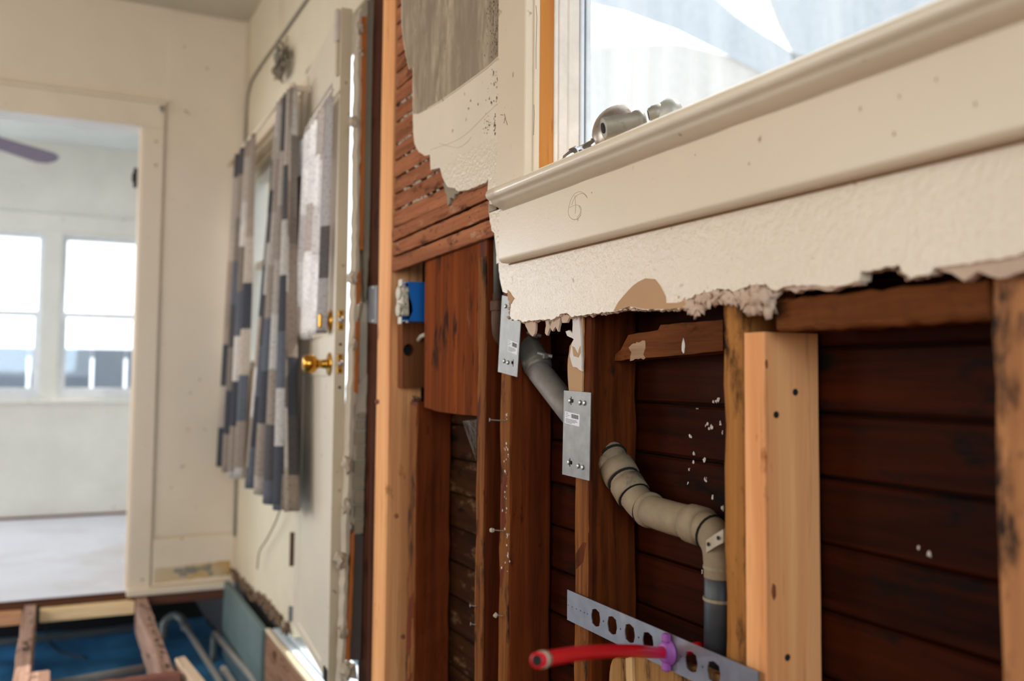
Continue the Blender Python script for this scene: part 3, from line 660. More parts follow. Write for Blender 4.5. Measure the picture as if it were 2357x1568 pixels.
# torn drywall paper left on the notched stud
pp = empty('torn_paper_strip', W('X', .016, 1325, 899), 'torn strip of brown paper and white plaster left on the stud above the upright plate', 'paper')
strip('brown_paper', [(1342, 725), (1341, 839), (1340, 902), (1310, 902), (1307, 872), (1306, 839), (1311, 797), (1321, 781), (1317, 764), (1319, 735)], .0165, .003, PAPER, .0008, .008, 4, pp)
strip('white_plaster', [(1319, 722), (1333, 722), (1336, 766), (1337, 790), (1339, 856), (1327, 847), (1319, 846), (1311, 819), (1316, 789), (1321, 781), (1306, 772), (1302, 764), (1309, 761), (1317, 767)], .0135, .003, WHITEPL, .0008, .006, 5, pp)
strip('paper_hole', [(1317, 797), (1322, 800), (1330, 815), (1332, 805), (1335, 797), (1336, 812), (1331, 823), (1320, 820)], .0130, .0006, PAPER, .0004, .006, 6, pp)

# nails sticking out of the studs
for k, (px, py, l) in enumerate(((1165, 968, .030), (1160, 1222, .022), (1158, 1418, .014), (1097, 1395, .012), (1096, 1438, .010), (1142, 1000, .0))):
    if not l: continue
    c = W('X', XS-.001, px, py); t = empty('bent_nail', c, ['pale nail sticking out level with the upright plate', 'rusty nail with a crumb of plaster, midway down the broad stud', 'rusty nail with a plaster blob low on the broad stud', 'thin bright nail over the dusty bay, low on the plank stud', 'lowest thin nail on the edge of the plank stud'][k], 'nail', 'nails left in the old studs')
    d = Vector((-1, .25, .06*(k % 3))).normalized()
    obj('nail_shank', tube(B(), [c-d*.004, c+d*l*.5, c+d*l+Vector((0, 0, .0012))], .0011, 8), AGEDM, t)
    obj('nail_head', lathe(B(), c+d*l+Vector((0, 0, .0012)), d, [(0, .0034), (.0014, .0034)], 10), AGEDM, t)
    if k in (1, 2):
        bm = B(); lump(bm, c+d*l, .0045, k, (1, 1, 1), 2); obj('plaster_crumb', bm, KEYPL, t)
# cobweb in the corner under the plank
bm = B(); rnd = random.Random(8)
A_, B_, C_ = W('X', .04, 1064, 970), W('X', .03, 1097, 965), W('X', .04, 1096, 1060)
for k in range(46):
    p = A_.lerp(B_, rnd.random()); q = B_.lerp(C_, rnd.random()**1.3) if rnd.random() < .6 else C_.lerp(A_, rnd.random()*.4)
    tube(bm, [p, p.lerp(q, .5)-Vector((0, 0, .001)), q], .00022, 4, False)
tag(obj('cobweb', bm, plain('dusty_cobweb', srgb(120, 110, 98), .9)), 'dusty cobweb in the corner below the wide plank', 'cobweb')

# ------------------------------------------------------------------ nail plates
def plate(label, quad, x, slots, nails, stick, name='nail_plate'):
    q = [W('X', x, *p) for p in quad]      # TL TR BR BL
    def at(u, v): return q[0].lerp(q[1], u).lerp(q[3].lerp(q[2], u), v)
    ux = (q[1]-q[0]).normalized(); uz = (q[0]-q[3]).normalized()
    holes = []
    for (u, v, flip) in slots:
        c = at(u, v)
        shp = [(-.003, -.0075), (.0, -.0075), (.0004, -.003), (.006, -.0035), (.0078, 0), (.006, .0035), (.0004, .003), (0, .0075), (-.003, .0075)]
        holes.append([c+ux*(a*flip)*.9+uz*b*.9 for a, b in shp])
    p = obj(name, holed(B(), q, holes, (.0016, 0, 0)), GALV); tag(p, label, 'nail plate')
    for (u, v) in nails:
        c = at(u, v)+Vector((-.0002, 0, 0))
        obj('nail_head', lathe(B(), c, (-1, .25, .1), [(0, .0042), (.001, .0042), (.0020, .003), (.0024, .001)], 10), metal('bright_nail', srgb(222, 220, 214), .3, .7), p, True)
    (u0, v0, u1, v1) = stick
    s = [at(u0, v0), at(u1, v0+.02), at(u1, v1+.02), at(u0, v1)]
    lab = obj('printed_label', prism(B(), [k+Vector((-.0003, 0, 0)) for k in s], (.0002, 0, 0)), STICK, p)
    def L_(a, b): return s[0].lerp(s[1], a).lerp(s[3].lerp(s[2], a), b)+Vector((-.0005, 0, 0))
    bm = B(); rnd = random.Random(4)
    a = .45
    while a < .93:
        w = rnd.choice((.012, .02, .034)); prism(bm, [L_(a, .1), L_(a+w, .1), L_(a+w, .44), L_(a, .44)], (.0002, 0, 0)); a += w+rnd.choice((.014, .022))
    obj('barcode', bm, INK, lab)
    bm = B()
    for k, (r0, r1, y) in enumerate(((.06, .22, .1), (.06, .32, .26), (.06, .2, .4), (.06, .8, .58), (.06, .86, .68), (.06, .7, .78), (.06, .5, .88))):
        prism(bm, [L_(r0, y), L_(r1, y), L_(r1, y+.045), L_(r0, y+.045)], (.0002, 0, 0))
    obj('print_lines', bm, plain('grey_print', srgb(110, 110, 114), .6), lab)
    return p
plate('upright galvanised nail plate with white barcode label in front of the pipe', [(1298, 899), (1360, 904), (1356, 1107), (1294, 1092)], .0095, [(.30, .115, 1), (.30, .84, 1)], [(.24, .115), (.62, .125), (.78, .125), (.24, .84), (.60, .86), (.76, .865)], (.06, .245, .62, .385))
plate('galvanised nail plate half hidden under the torn plaster corner', [(1155.5, 680), (1202, 690), (1190, 868), (1146, 856)], .0175, [(.75, .835, -1)], [(.30, .84), (.50, .845), (.22, .13), (.42, .13), (.58, .13)], (.44, .545, .94, .70))

# ------------------------------------------------------------------ perforated strip, red tube
xb = .010
q = [W('X', xb, *p) for p in ((1305.6, 1358), (1745, 1545.7))]
zt = (q[0].z+q[1].z)/2; zb = ZP(1305.6, 1427, xb); y1, y0 = q[0].y, q[1].y
outer = [Vector((xb, y1, zt)), Vector((xb, y0, zt)), Vector((xb, y0, zb)), Vector((xb, y1, zb))]
holes = []
for px, py in ((1371, 1422), (1409, 1439), (1449.5, 1456.6), (1491.5, 1467), (1541, 1499), (1591, 1519), (1643, 1544)):
    c = W('X', xb, px, py); c.z = (zt+zb)/2
    hh = []
    for i in range(24):
        a = 2*math.pi*i/24; r = .0128*(1.13 if i % 6 == 3 else 1)
        hh.append(c+Vector((0, math.cos(a)*r, math.sin(a)*r)))
    holes.append(hh)
mids = [(a_, b_) for a_, b_ in ((1389, 1430), (1428, 1448), (1470, 1466), (1566, 1508), (1617, 1531), (1308, 1394), (1317, 1398), (1327, 1402), (1336, 1406), (1345, 1410), (1352, 1413))]
for px, py in mids:
    c = W('X', xb, px, py); c.z = (zt+zb)/2; holes.append(circ(c, .0016 if px > 1360 else .0011, (0, 1, 0), (0, 0, 1), 8))
ps = obj('perforated_strip', holed(B(), outer, holes, (.0016, 0, 0)), GALV2); tag(ps, 'long grey steel strip with a row of round punched holes across the studs', 'bracket')
hc = W('X', xb, 1541, 1499); hc.z = (zt+zb)/2
cl = empty('pipe_clip', hc, 'violet plastic clip holding the red tube in the steel strip', 'clip')
obj('clip_flange', lathe(B(), hc+Vector((-.0004, 0, 0)), (-1, 0, 0), [(0, .0165), (.003, .017), (.004, .0135), (.010, .0125), (.0105, .0085)], 20), PURPLE, cl, True)
for s in (1, -1): obj('clip_ear', box(B(), hc.x-.010, hc.x-.0005, hc.y-.006, hc.y+.006, hc.z+s*.013, hc.z+s*.024), PURPLE, cl, bevel=.002)
endp = WD(.90, 1236, 1521)
path = smoothpath([hc+Vector((.05, 0, 0)), hc+Vector((-.014, 0, .001)), hc.lerp(endp, .35)+Vector((0, 0, .004)), hc.lerp(endp, .7)+Vector((0, 0, .005)), endp], 8)
rt = obj('water_tube', tube(B(), path, .0076, 16), RED, smooth=True); tag(rt, 'bright red plastic water tube poking out of the steel strip', 'tube')
d = (path[-1]-path[-2]).normalized()
obj('crimp_ring', tube(B(), [endp-d*.018, endp-d*.008], .0083, 16), metal('pale_crimp_ring', srgb(226, 206, 180), .35, .5), rt, True)
obj('tube_bore', lathe(B(), endp-d*.0005, d, [(0, .0056), (.001, .0056)], 14), DARKHOLE, rt)

# ------------------------------------------------------------------ drain pipe
XP = .062
dp = empty('drain_pipe', W('X', XP, 1657, 1640), 'grey drain pipe stepping down through the studs, with couplings and a black lower end', 'pipe')
P = lambda px, py, x=XP: W('X', x, px, py)
u0, u1, u2, u3 = P(1188, 742), P(1225, 822), P(1243, 858), P(1345, 985)
obj('galvanised_pipe', tube(B(), [u0, P(1212, 795), u2, P(1300, 930), u3], .0225, 20), PIPEG, dp, True)
ax = (u2-u0).normalized()
obj('banded_coupling', tube(B(), [P(1206, 781), P(1208, 785), P(1240, 848), P(1242, 852)], [.0235, .0258, .0258, .0235], 20), metal('coupling_band', srgb(132, 122, 108), .5, .4, srgb(100, 92, 80), .3), dp, True)
for s in (.0, 1.0):
    c = P(1213, 795).lerp(P(1237, 842), s)
    bm = tube(B(), [c-ax*.003, c+ax*.003], .0266, 20); cr = obj('clamp_band', bm, AGEDM, dp)
    n = Vector((0.1, -.75, .55)).normalized()
    h = c+n*.028; bm = B(); box(bm, h.x-.005, h.x+.005, h.y-.006, h.y+.006, h.z-.004, h.z+.005); obj('screw_housing', bm, AGEDM, cr, bevel=.001)
    obj('clamp_screw', tube(B(), [h+Vector((-.012, .006, .006)), h+Vector((.012, -.006, .000))], .0036, 10), AGEDM, cr)
low_ = smoothpath([P(1352, 1000), P(1388, 1020), P(1425, 1085), P(1458, 1140), P(1490, 1172), P(1540, 1190), P(1596, 1206), P(1632, 1222), P(1655, 1255), P(1661, 1300), P(1662, 1330)], 6)
obj('dusty_pipe', tube(B(), low_, .0232, 20), PIPET, dp, True)
def coupl(a, b, r, name='coupling', m=PIPET):
    a, b = Vector(a), Vector(b); d = (b-a).normalized()
    return obj(name, tube(B(), [a, a+d*.0015, b-d*.0015, b], [r-.003, r, r, r-.003], 20), m, dp, True)
coupl(P(1372, 1003), P(1400, 1036), .0272); coupl(P(1418, 1072), P(1434, 1102), .0282)
coupl(P(1441, 1112), P(1459, 1142), .0268); coupl(P(1490, 1172), P(1500, 1176), .0262); coupl(P(1590, 1204), P(1622, 1214), .0264)
for a_, b_ in (((1407, 1052), (1410, 1056)), ((1434, 1102), (1437, 1107)), ((1459, 1142), (1461, 1145)), ((1488, 1171), (1491, 1173)), ((1636, 1226), (1639, 1228))): coupl(P(*a_), P(*b_), .0262, 'joint_gap', DARKHOLE)
rp = coupl(P(1399, 1072), P(1411, 1092), .0010, 'cleanout_boss'); bpy.data.objects.remove(rp)
bm = B(); lump(bm, P(1392, 1068, XP-.018), .014, 4, (.8, 1, 1), 3, .2); obj('cleanout_boss', bm, PIPET, dp, True)
obj('black_pipe', tube(B(), [P(1661, 1296), P(1661, 1400), P(1660, 1660)], .0225, 20), ABS, dp, True)
for py in (1302, 1375): obj('tan_ring', tube(B(), [P(1661, py), P(1661, py+7)], .0240, 20), TANRING, dp)
a, b = P(1622, 1262, XP-.02), P(1680, 1222, XP-.02)
bm = B(); path = [P(1618, 1272, XP-.006), P(1626, 1258, XP-.024), P(1645, 1245, XP-.032), P(1664, 1234, XP-.032), P(1684, 1226, XP-.02)]
for p0, p1 in zip(path, path[1:]): prism(bm, [p0+Vector((0, 0, -.008)), p1+Vector((0, 0, -.008)), p1+Vector((0, 0, .008)), p0+Vector((0, 0, .008))], (.0015, 0, 0))
hs = obj('hanger_strap', bm, plain('pale_strap', srgb(186, 168, 142), .6), dp)
for p in (path[1].lerp(path[2], .4), path[2].lerp(path[3], .6)): obj('strap_hole', lathe(B(), p+Vector((-.002, 0, 0)), (-1, 0, 0), [(0, .0028), (.0006, .0028)], 10), DARKHOLE, hs)

# old supply pipe behind the plank stud
vp = empty('supply_pipe', W('X', .035, 1143, 800), 'corroded vertical supply pipe with a rusty nut left of the half-hidden plate', 'pipe')
xv = .006+.03
obj('pipe', tube(B(), [W('X', xv, 1146, 520), W('X', xv, 1146, 690)], .0085, 14), metal('dull_lead_pipe', srgb(96, 92, 82), .6, .4, srgb(70, 64, 54), .4), vp, True)
bm = B()
for k in range(7):
    c = W('X', xv, 1146, 676+k*2.4); tube(bm, [c, c-Vector((0, 0, .0009))], .0102, 14)
obj('pipe_thread', bm, RUST, vp)
obj('union_nut', tube(B(), [W('X', xv, 1146, 693), W('X', xv, 1146, 717)], .0165, 6), RUST, vp, bevel=.002)
obj('elbow', tube(B(), smoothpath([W('X', xv, 1146, 717), W('X', xv, 1146, 745), W('X', xv+.01, 1150, 775), W('X', xv+.03, 1165, 790)]), .0125, 14), RUST, vp, True)

# ------------------------------------------------------------------ outlet box and receptacle
ob = empty('outlet_box', W('Y', 2.08, 950, 740), 'bright blue plastic electrical box with a grimy ivory receptacle', 'outlet box')
p0, p1 = W('Y', 2.065, 944, 651), W('Y', 2.065, 944, 736)
bm = B(); x0, x1 = p0.x-.004, p0.x+.07; zt_, zb_ = p0.z, p1.z
pts = [Vector((x0, 2.065, zt_)), Vector((x1, 2.065, zt_)), Vector((x1, 2.065, zb_)), Vector((x0+.004, 2.065, zb_)), Vector((x0+.012, 2.065, zb_+.02)), Vector((x0+.010, 2.065, zb_+.035)), Vector((x0+.004, 2.065, zb_+.055))]
prism(bm, pts, (0, .003, 0)); box(bm, x0, x1, 2.065, 2.125, zt_, zt_+.003); box(bm, x0, x1, 2.065, 2.125, zb_-.003, zb_); box(bm, x1-.003, x1, 2.065, 2.125, zb_, zt_); box(bm, x0, x1, 2.122, 2.125, zb_, zt_)
obj('box_shell', bm, BLUEP, ob)
rx = x0-.010; zc_ = (zt_+zb_)/2
rc = obj('receptacle', box(B(), rx-.004, x0+.02, 2.073, 2.112, zc_-.034, zc_+.034), IVORY, ob, bevel=.004)
for s in (1, -1):
    bm = B(); lathe(bm, (rx-.003, 2.09, zc_+s*.0195), (-1, 0, 0), [(0, .0165), (.004, .0165), (.005, .0145)], 16); f = obj('outlet_face', bm, IVORY, rc, True)
    obj('mounting_ear', box(B(), rx-.002, rx, 2.078, 2.104, zc_+s*.036, zc_+s*.053), IVORY, rc, bevel=.003)
bm = B(); rnd = random.Random(3)
for k in range(26): lump(bm, (rx+rnd.uniform(-.006, .02), 2.0715+rnd.uniform(-.003, .002), zc_+rnd.uniform(-.05, .05)), rnd.uniform(.0015, .004), k, (1, .6, 1), 1, .8)
tag(obj('plaster_grime', bm, KEYPL, ob), kind='stuff')
# ------------------------------------------------------------------ big window
YJ = 1.407; YR = -0.40
win = empty('window_1', (0.03, 0.5, 1.118), 'big cream trimmed window above the torn plaster, with dirty bright glass', 'window', kind='structure')
ZS = 1.247     # top of the stool
# stool with a rounded nosing over a small cove, running along the wall
prof = [(.13, 1.247), (-.045, 1.247), (-.050, 1.2455), (-.0545, 1.241), (-.056, 1.236), (-.0545, 1.231), (-.051, 1.2275), (-.046, 1.2265), (-.044, 1.223), (-.040, 1.219), (-.033, 1.2165), (-.026, 1.2125), (-.023, 1.2125), (-.022, 1.210), (.0, 1.210), (.0, 1.225), (.13, 1.225)]
bm = B(); yl = YP(1124, -.05, 450)
N_ = 40; rings = []
for i in range(N_+1):
    y = yl+(YR-.06-yl)*i/N_
    rings.append([bm.verts.new((x+(.0006*mnoise.noise(Vector((y*30, z*60, 1))) if x < 0 else 0), y, z+.0005*mnoise.noise(Vector((y*22, 0, 4))))) for x, z in prof])
n = len(prof)
for a, b in zip(rings, rings[1:]):
    for k in range(n): bm.faces.new((a[k], a[(k+1) % n], b[(k+1) % n], b[k]))
f1 = bm.faces.new(rings[0][::-1]); f2 = bm.faces.new(rings[-1]); bmesh.ops.triangulate(bm, faces=[f1, f2])
# notch: the horn past the casing keeps only the part in front of the wall
for v in rings[0]:
    if v.co.x > 0.0: v.co.x = 0.0
STOOLM = paint('worn_gloss_stool_paint', srgb(232, 212, 184), 0.28, srgb(140, 104, 74), .5, .12, 60, .14)
obj('stool', bm, STOOLM, win, True)
ya = YP(1147, -.022, 560); za = 1.1185
bm = B(); prism(bm, [Vector((-.022, ya, 1.214)), Vector((-.022, ya, za+.006)), Vector((-.016, ya, za)), Vector((.0, ya, za)), Vector((.0, ya, 1.214))], (0, YR-.05-ya, 0))
apr = obj('apron', bm, CREAM_GLOSS, win, bevel=.0025, seg=2)
# thin brown line along the apron's lower edge
bm = B(); box(bm, -.0012, 0, YR, ya, za-.0022, za); obj('apron_line', bm, plain('line_brown', srgb(150, 112, 74), .8), win)
six = [[(1351, 453), (1346, 447), (1338, 442), (1330, 442), (1322, 447), (1315, 458), (1310, 473), (1308, 488), (1311, 499), (1319, 505), (1328, 504), (1335, 497), (1338, 487), (1337, 478), (1332, 473), (1324, 472), (1316, 475), (1311, 478)], [(1352, 456), (1345, 447), (1336, 446), (1327, 451), (1320, 460), (1316, 472)], [(1312, 500), (1320, 506), (1330, 503), (1337, 495)], [(1323, 450), (1325, 474), (1324, 492)], [(1333, 474), (1336, 484), (1334, 494), (1328, 500)]]
bm = B()
for s in six: tube(bm, smoothpath([W('X', -.0221, *p) for p in s], 3), .00024, 5)
obj('pencil_mark', bm, PENCIL, apr)
bm = B(); rr = random.Random(12)
for px, py, r in ((1342, 404, .0026), (1362, 444, .0014), (1220, 455, .0012), (1724, 377, .0018), (1262, 503, .0007), (1600, 357, .0014), (2058, 308, .002), (1980, 250, .002), (2070, 222, .0018), (2155, 183, .0018), (2245, 240, .002)):
    lump(bm, W('X', -.0221, px, py), r, px, (.2, .6, 1.3), 1)
tag(obj('paint_chips', bm, plain('rust_chip', srgb(156, 106, 70), .8), apr), kind='stuff')
bm = B(); tube(bm, [W('X', -.0226, *p) for p in ((1150, 471), (1165, 468), (1185, 458), (1215, 447), (1240, 432), (1275, 421), (1300, 409))], .0006, 6)
obj('open_crack', bm, DARKHOLE, win)
# left casing with thin inner bead, then the reveal seen edge on
obj('casing', box(B(), -.020, .0, YJ, YP(1144, -.02, 300), ZS, 2.2), CREAM_GLOSS, win, bevel=.002)
bm = B()
for s_ in (((1229, 12), (1231, 40), (1230, 66), (1229, 110), (1229, 158)), ((1224, 240), (1225, 262), (1223, 310))): tube(bm, [W('X', -.0206, *p)+Vector((.004, 0, 0)) for p in s_], .0005, 6)
for s_ in (((1161, 262), (1164, 275), (1168, 288)), ((1163, 268), (1160, 284)), ((1152, 264), (1158, 265))): tube(bm, [W('X', -.0202, *p) for p in s_], .0005, 6)
obj('paint_cracks', bm, plain('crack_brown', srgb(120, 96, 70), .9), win)
def reveal(name, pl, pr, dy, m, bev=.0015):
    x0, x1 = W('Y', YJ, pl, 250).x, W('Y', YJ, pr, 250).x
    return obj(name, box(B(), x0, x1, YJ-dy, YJ+.05, ZS, 2.2), m, win, bevel=bev)
reveal('casing_edge', 1208, 1226, -.0005, paint('lit_edge_paint', srgb(236, 226, 204), .4))  # paler paint puts the window light on this edge into colour
reveal('stop_bead', 1226, 1240, .004, CREAM_GLOSS)
reveal('jamb', 1240, 1276, .0, ORANGEW)
reveal('jamb_paint_line', 1274, 1284, .0025, PALEV)
reveal('vinyl_stop', 1284, 1304, .004, PALEV)
reveal('vinyl_frame', 1303, 1331, .0065, PALEV, .003)
reveal('sash_stile', 1331, 1339, .010, VINYL)
obj('sash_groove', box(B(), W('Y', YJ, 1339, 250).x, W('Y', YJ, 1342, 250).x, YJ-.008, YJ+.05, ZS, 2.2), plain('grey_gasket', srgb(120, 128, 140), .4), win)
reveal('sash_stile', 1342, 1352, .013, VINYL)
obj('sash_rail', box(B(), .09, .125, YR, YJ, ZS, ZS+.006), VINYL, win)
obj('pane', box(B(), .112, .115, YR, YJ, ZS, 2.06), G_PANE, win)
obj('casing', box(B(), -.020, .0, YR-.08, YR, ZS, 2.2), CREAM_GLOSS, win)
obj('casing', box(B(), -.020, .0, YR-.08, YJ+.1, 2.06, 2.17), CREAM_GLOSS, win)
obj('jamb', box(B(), .0, .14, YR-.04, YR, ZS, 2.06), PALEV, win)
obj('sash_frame', box(B(), .09, .13, YR, YJ, 2.03, 2.06), VINYL, win)

# fittings lying on the stool
t = empty('escutcheon_nipple', W('X', .0, 1400, 320), 'short grey pipe nipple leaning on a round spotted escutcheon on the window stool', 'pipe fitting')
fc_ = W('X', .035, 1413, 291); fn = Vector((-.78, -.42, .28)).normalized()
obj('escutcheon', lathe(B(), fc_, fn, [(-.004, .0395), (-.001, .0395), (.006, .034), (.012, .024), (.016, .016), (.0165, .010)], 28), CHROME, t, True)
a, b = W('X', -.024, 1389, 295), W('X', .034, 1480, 278)
d = (b-a).normalized()
obj('nipple', tube(B(), [a, a+d*.0005, a+(b-a)*.8, a+(b-a)*.801, a+(b-a)*.93, b], [.0135, .0155, .0150, .0170, .0170, .0150], 20), AGEDM, t, True)
obj('bore', lathe(B(), a-d*.0006, -d, [(0, .0078), (.0008, .0078)], 16), DARKHOLE, t)
t = empty('stop_valve', W('X', .03, 1530, 275), 'grey stop valve with an oval handle lying at the far end of the stool', 'valve')
a, b = W('X', .018, 1494, 265), W('X', .035, 1530, 256); d = (b-a).normalized()
obj('valve_body', tube(B(), [a, a+d*.004, a+d*.005, b], [.0095, .0105, .012, .0125], 16), AGEDM, t, True)
obj('bore', lathe(B(), a-d*.0005, -d, [(0, .0075), (.001, .0075)], 14), DARKHOLE, t)
bm = B(); c = W('X', .04, 1538, 262); lump(bm, c, 1, 0, (.017, .026, .0215), 3, 0.03); obj('oval_handle', bm, metal('pale_aged_handle', srgb(176, 172, 160), .45, .3, srgb(140, 134, 120), .3), t, True)
t = empty('tap_fitting', W('X', .0, 1340, 360), 'small shiny chrome fitting at the left end of the stool', 'pipe fitting')
a, b = W('X', -.02, 1302, 372), W('X', .030, 1384, 331); d = (b-a).normalized()
obj('chrome_body', tube(B(), [a, a+d*.012, a+d*.013, a+d*.024, a+d*.025, a+d*.05, a+d*.051, a+d*.056, a+d*.057, b], [.010, .013, .0155, .0155, .0125, .0125, .0145, .0145, .0115, .0115], 18), metal('shiny_chrome', srgb(170, 170, 170), .15, 1.0), t, True)
obj('chrome_tail', tube(B(), [a-d*.02-Vector((0, 0, .006)), a+d*.004], [.005, .009], 12), CHROME, t, True)

# ------------------------------------------------------------------ neighbour outside the big window
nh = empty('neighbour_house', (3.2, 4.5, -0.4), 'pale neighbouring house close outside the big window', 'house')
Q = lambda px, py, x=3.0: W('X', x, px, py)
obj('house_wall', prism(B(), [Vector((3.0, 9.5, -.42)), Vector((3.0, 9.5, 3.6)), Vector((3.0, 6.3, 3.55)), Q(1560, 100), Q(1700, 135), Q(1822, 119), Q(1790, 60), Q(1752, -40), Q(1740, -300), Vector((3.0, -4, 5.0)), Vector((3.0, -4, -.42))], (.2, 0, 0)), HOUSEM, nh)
obj('shade_band', prism(B(), [Q(1330, -200, 2.97), Q(1350, 6, 2.97), Q(1440, 28, 2.97), Q(1560, 70, 2.97), Q(1700, 140, 2.97), Q(1790, 190, 2.97), Q(1830, 170, 2.97), Q(1818, 121, 2.97), Q(1760, 82, 2.97), Q(1690, 35, 2.97), Q(1640, -10, 2.97), Q(1560, -200, 2.97)], (.025, 0, 0)), HOUSE_SHADE, nh)  # pale blue board standing in for shade under the eaves
obj('shade_panel', prism(B(), [Q(1825, 122, 2.97), Q(1758, -40, 2.97), Q(1748, -300, 2.97), Q(2500, -700, 2.97), Q(2500, -100, 2.97), Q(2100, 60, 2.97), Q(1930, 150, 2.97)], (.03, 0, 0)), HOUSE_SHADE, nh)  # pale blue board standing in for the wall's shaded right part

# ------------------------------------------------------------------ far stretch of the right wall: window with curtain, open door
YD0, YD1 = 2.47, 3.125; ZDB, ZDT = .096, 1.932
bm = B()
WZ0, WZ1, WY0, WY1 = .93, 1.80, 3.24, 4.19
box(bm, 0, .1, 2.36, YF, 1.955, ZC); box(bm, 0, .1, YD1+.012, WY0, .045, 1.955); box(bm, 0, .1, WY1, YF, .03, 1.955)
box(bm, 0, .1, WY0, WY1, .035, WZ0); box(bm, 0, .1, WY0, WY1, WZ1, 1.955)
obj('wall_surface', bm, paint('stained_lower_wall', srgb(226, 212, 184), .6, srgb(130, 96, 66), .6, .15, 80, .08, srgb(206, 186, 156)), wall)
obj('corner_bead', box(B(), -.012, 0, YF-.014, YF-.002, .03, ZC), CREAM, wall, bevel=.003)
w5 = empty('window_4', (.05, 3.6, WZ0), 'bright narrow window glimpsed between the patchwork curtains', 'window', kind='structure')
bm = B(); box(bm, .02, .08, WY0, WY0+.04, WZ0, WZ1); box(bm, .02, .08, WY1-.015, WY1, WZ0, WZ1); box(bm, .02, .08, WY0+.04, WY1-.04, WZ0, WZ0+.04); box(bm, .02, .08, WY0+.04, WY1-.04, WZ1-.04, WZ1); box(bm, .03, .07, WY0+.04, WY1-.04, 1.37, 1.40)
obj('window_frame', bm, WHITEW, w5, bevel=.002)
obj('pane', box(B(), .048, .052, WY0+.03, WY1-.03, WZ0+.03, WZ1-.03), G_CLEAR, w5)
obj('casing', box(B(), -.016, 0, 3.165, WY0-.0, .9, 1.87), CREAM, w5, bevel=.003)
obj('casing', box(B(), -.016, 0, WY1, WY1+.05, .9, 1.87), CREAM, w5, bevel=.003)
obj('casing', box(B(), -.022, 0, 3.02, WY1+.08, 1.87, 1.90), CREAM, w5, bevel=.003)
# debris where the wall's foot has rotted
bm = B(); rnd = random.Random(17)
for k in range(170):
    y = rnd.uniform(3.16, 4.25); lump(bm, (-.004+rnd.uniform(-.02, .01), y, rnd.uniform(.032, .06)+.02*(y < 3.7)), rnd.uniform(.004, .013), k, (.8, 1.4, .9), 1, .9)
tag(obj('debris', bm, paint('rotten_debris', srgb(128, 100, 76), .95, srgb(70, 50, 36), 1.5, .6, 60, .5)), 'crumbled rot and plaster along the foot of the wall by the door hinge', 'debris', kind='stuff')
o = obj('rim_board', box(B(), -.052, -.028, 3.40, YF-.03, -.30, .012), TEAL, bevel=.003); tag(o, 'faded teal rim board below the rotted wall foot', 'board')
# door leaf, ajar
th = math.atan2(.05, .645); H = Vector((-.006, YD1, 0)); dv = Vector((-math.sin(th), -math.cos(th), 0)); nv = Vector((math.cos(th), -math.sin(th), 0))
def D(u, w, z): return H+dv*u+nv*w+Vector((0, 0, z))       # u along the leaf, w through it, z up
def dbox(bm, u0, u1, w0, w1, z0, z1):
    v = [bm.verts.new(D(u, w, z)) for z in (z0, z1) for u, w in ((u0, w0), (u1, w0), (u1, w1), (u0, w1))]
    for f in ((3, 2, 1, 0), (4, 5, 6, 7), (0, 1, 5, 4), (1, 2, 6, 5), (2, 3, 7, 6), (3, 0, 4, 7)): bm.faces.new([v[i] for i in f])
    return bm
DW = .648; DT = .032
door = empty('door_1', D(0, 0, ZDB), 'cream half glazed back door standing ajar, brass knob and curtain', 'door', kind='structure')
DOORM = paint('worn_door_paint', srgb(222, 208, 186), .45, srgb(130, 100, 70), .6, .1, 60, .08)
EDGEM = paint('worn_door_edge', srgb(206, 184, 152), .6, srgb(150, 104, 64), .8, .15, 50, .15, srgb(176, 140, 100))
LZ0, LZ1 = 1.03, 1.76
bm = B(); dbox(bm, .0, .11, 0, DT, ZDB, ZDT); dbox(bm, DW-.11, DW, 0, DT, ZDB, ZDT); dbox(bm, .11, DW-.11, 0, DT, LZ1, ZDT); dbox(bm, .11, DW-.11, 0, DT, LZ0-.12, LZ0); dbox(bm, .11, DW-.11, 0, DT, ZDB, ZDB+.03)
obj('door_leaf', bm, DOORM, door, bevel=.003)
obj('door_panel', dbox(B(), .11, DW-.11, .004, DT-.004, ZDB+.03, LZ0-.12), DOORM, door)
obj('pane', dbox(B(), .11, DW-.11, .014, .018, LZ0, LZ1), G_CLEAR, door)
obj('door_edge', dbox(B(), DW, DW+.001, .001, DT-.001, ZDB, ZDT), EDGEM, door)
def EZ(py): return WP(D(DW, 0, 0), dv, 786, py).z
for py0, py1 in ((714, 760), (815, 860)):
    za_, zb_ = EZ(py0), EZ(py1)
    pl = obj('latch_plate', dbox(B(), DW+.001, DW+.0026, .008, DT-.008, zb_, za_), BRASS, door, bevel=.001)
    zc_ = (za_+zb_)/2
    c = D(DW+.0026, DT/2, zc_); obj('latch_bolt', lathe(B(), c, dv, [(0, .0085), (.003, .0085), (.004, .006)], 14), CHROME, pl, True)
    for s in (1, -1): obj('screw_head', lathe(B(), D(DW+.0026, DT/2, zc_+s*(za_-zb_)*.36), dv, [(0, .0036), (.0008, .003)], 10), DARKHOLE, pl)
for py in (793, 892): obj('screw_hole', lathe(B(), D(DW+.001, DT/2, EZ(py)), dv, [(0, .004), (.0008, .004)], 10), DARKHOLE, door)
kz = EZ(838); c = D(DW-.062, 0, kz)
kn = obj('door_knob', lathe(B(), c, -nv, [(0, .0325), (.003, .0325), (.006, .028), (.009, .013), (.030, .0115), (.036, .015), (.041, .0235), (.050, .0262), (.064, .0262), (.071, .023), (.075, .016), (.0755, .008)], 24), BRASS, door, True)
dz = EZ(737); c = D(DW-.062, 0, dz)
db = obj('deadbolt', lathe(B(), c, -nv, [(0, .031), (.004, .031), (.009, .024), (.010, .008), (.022, .008)], 22), BRASS, door, True)
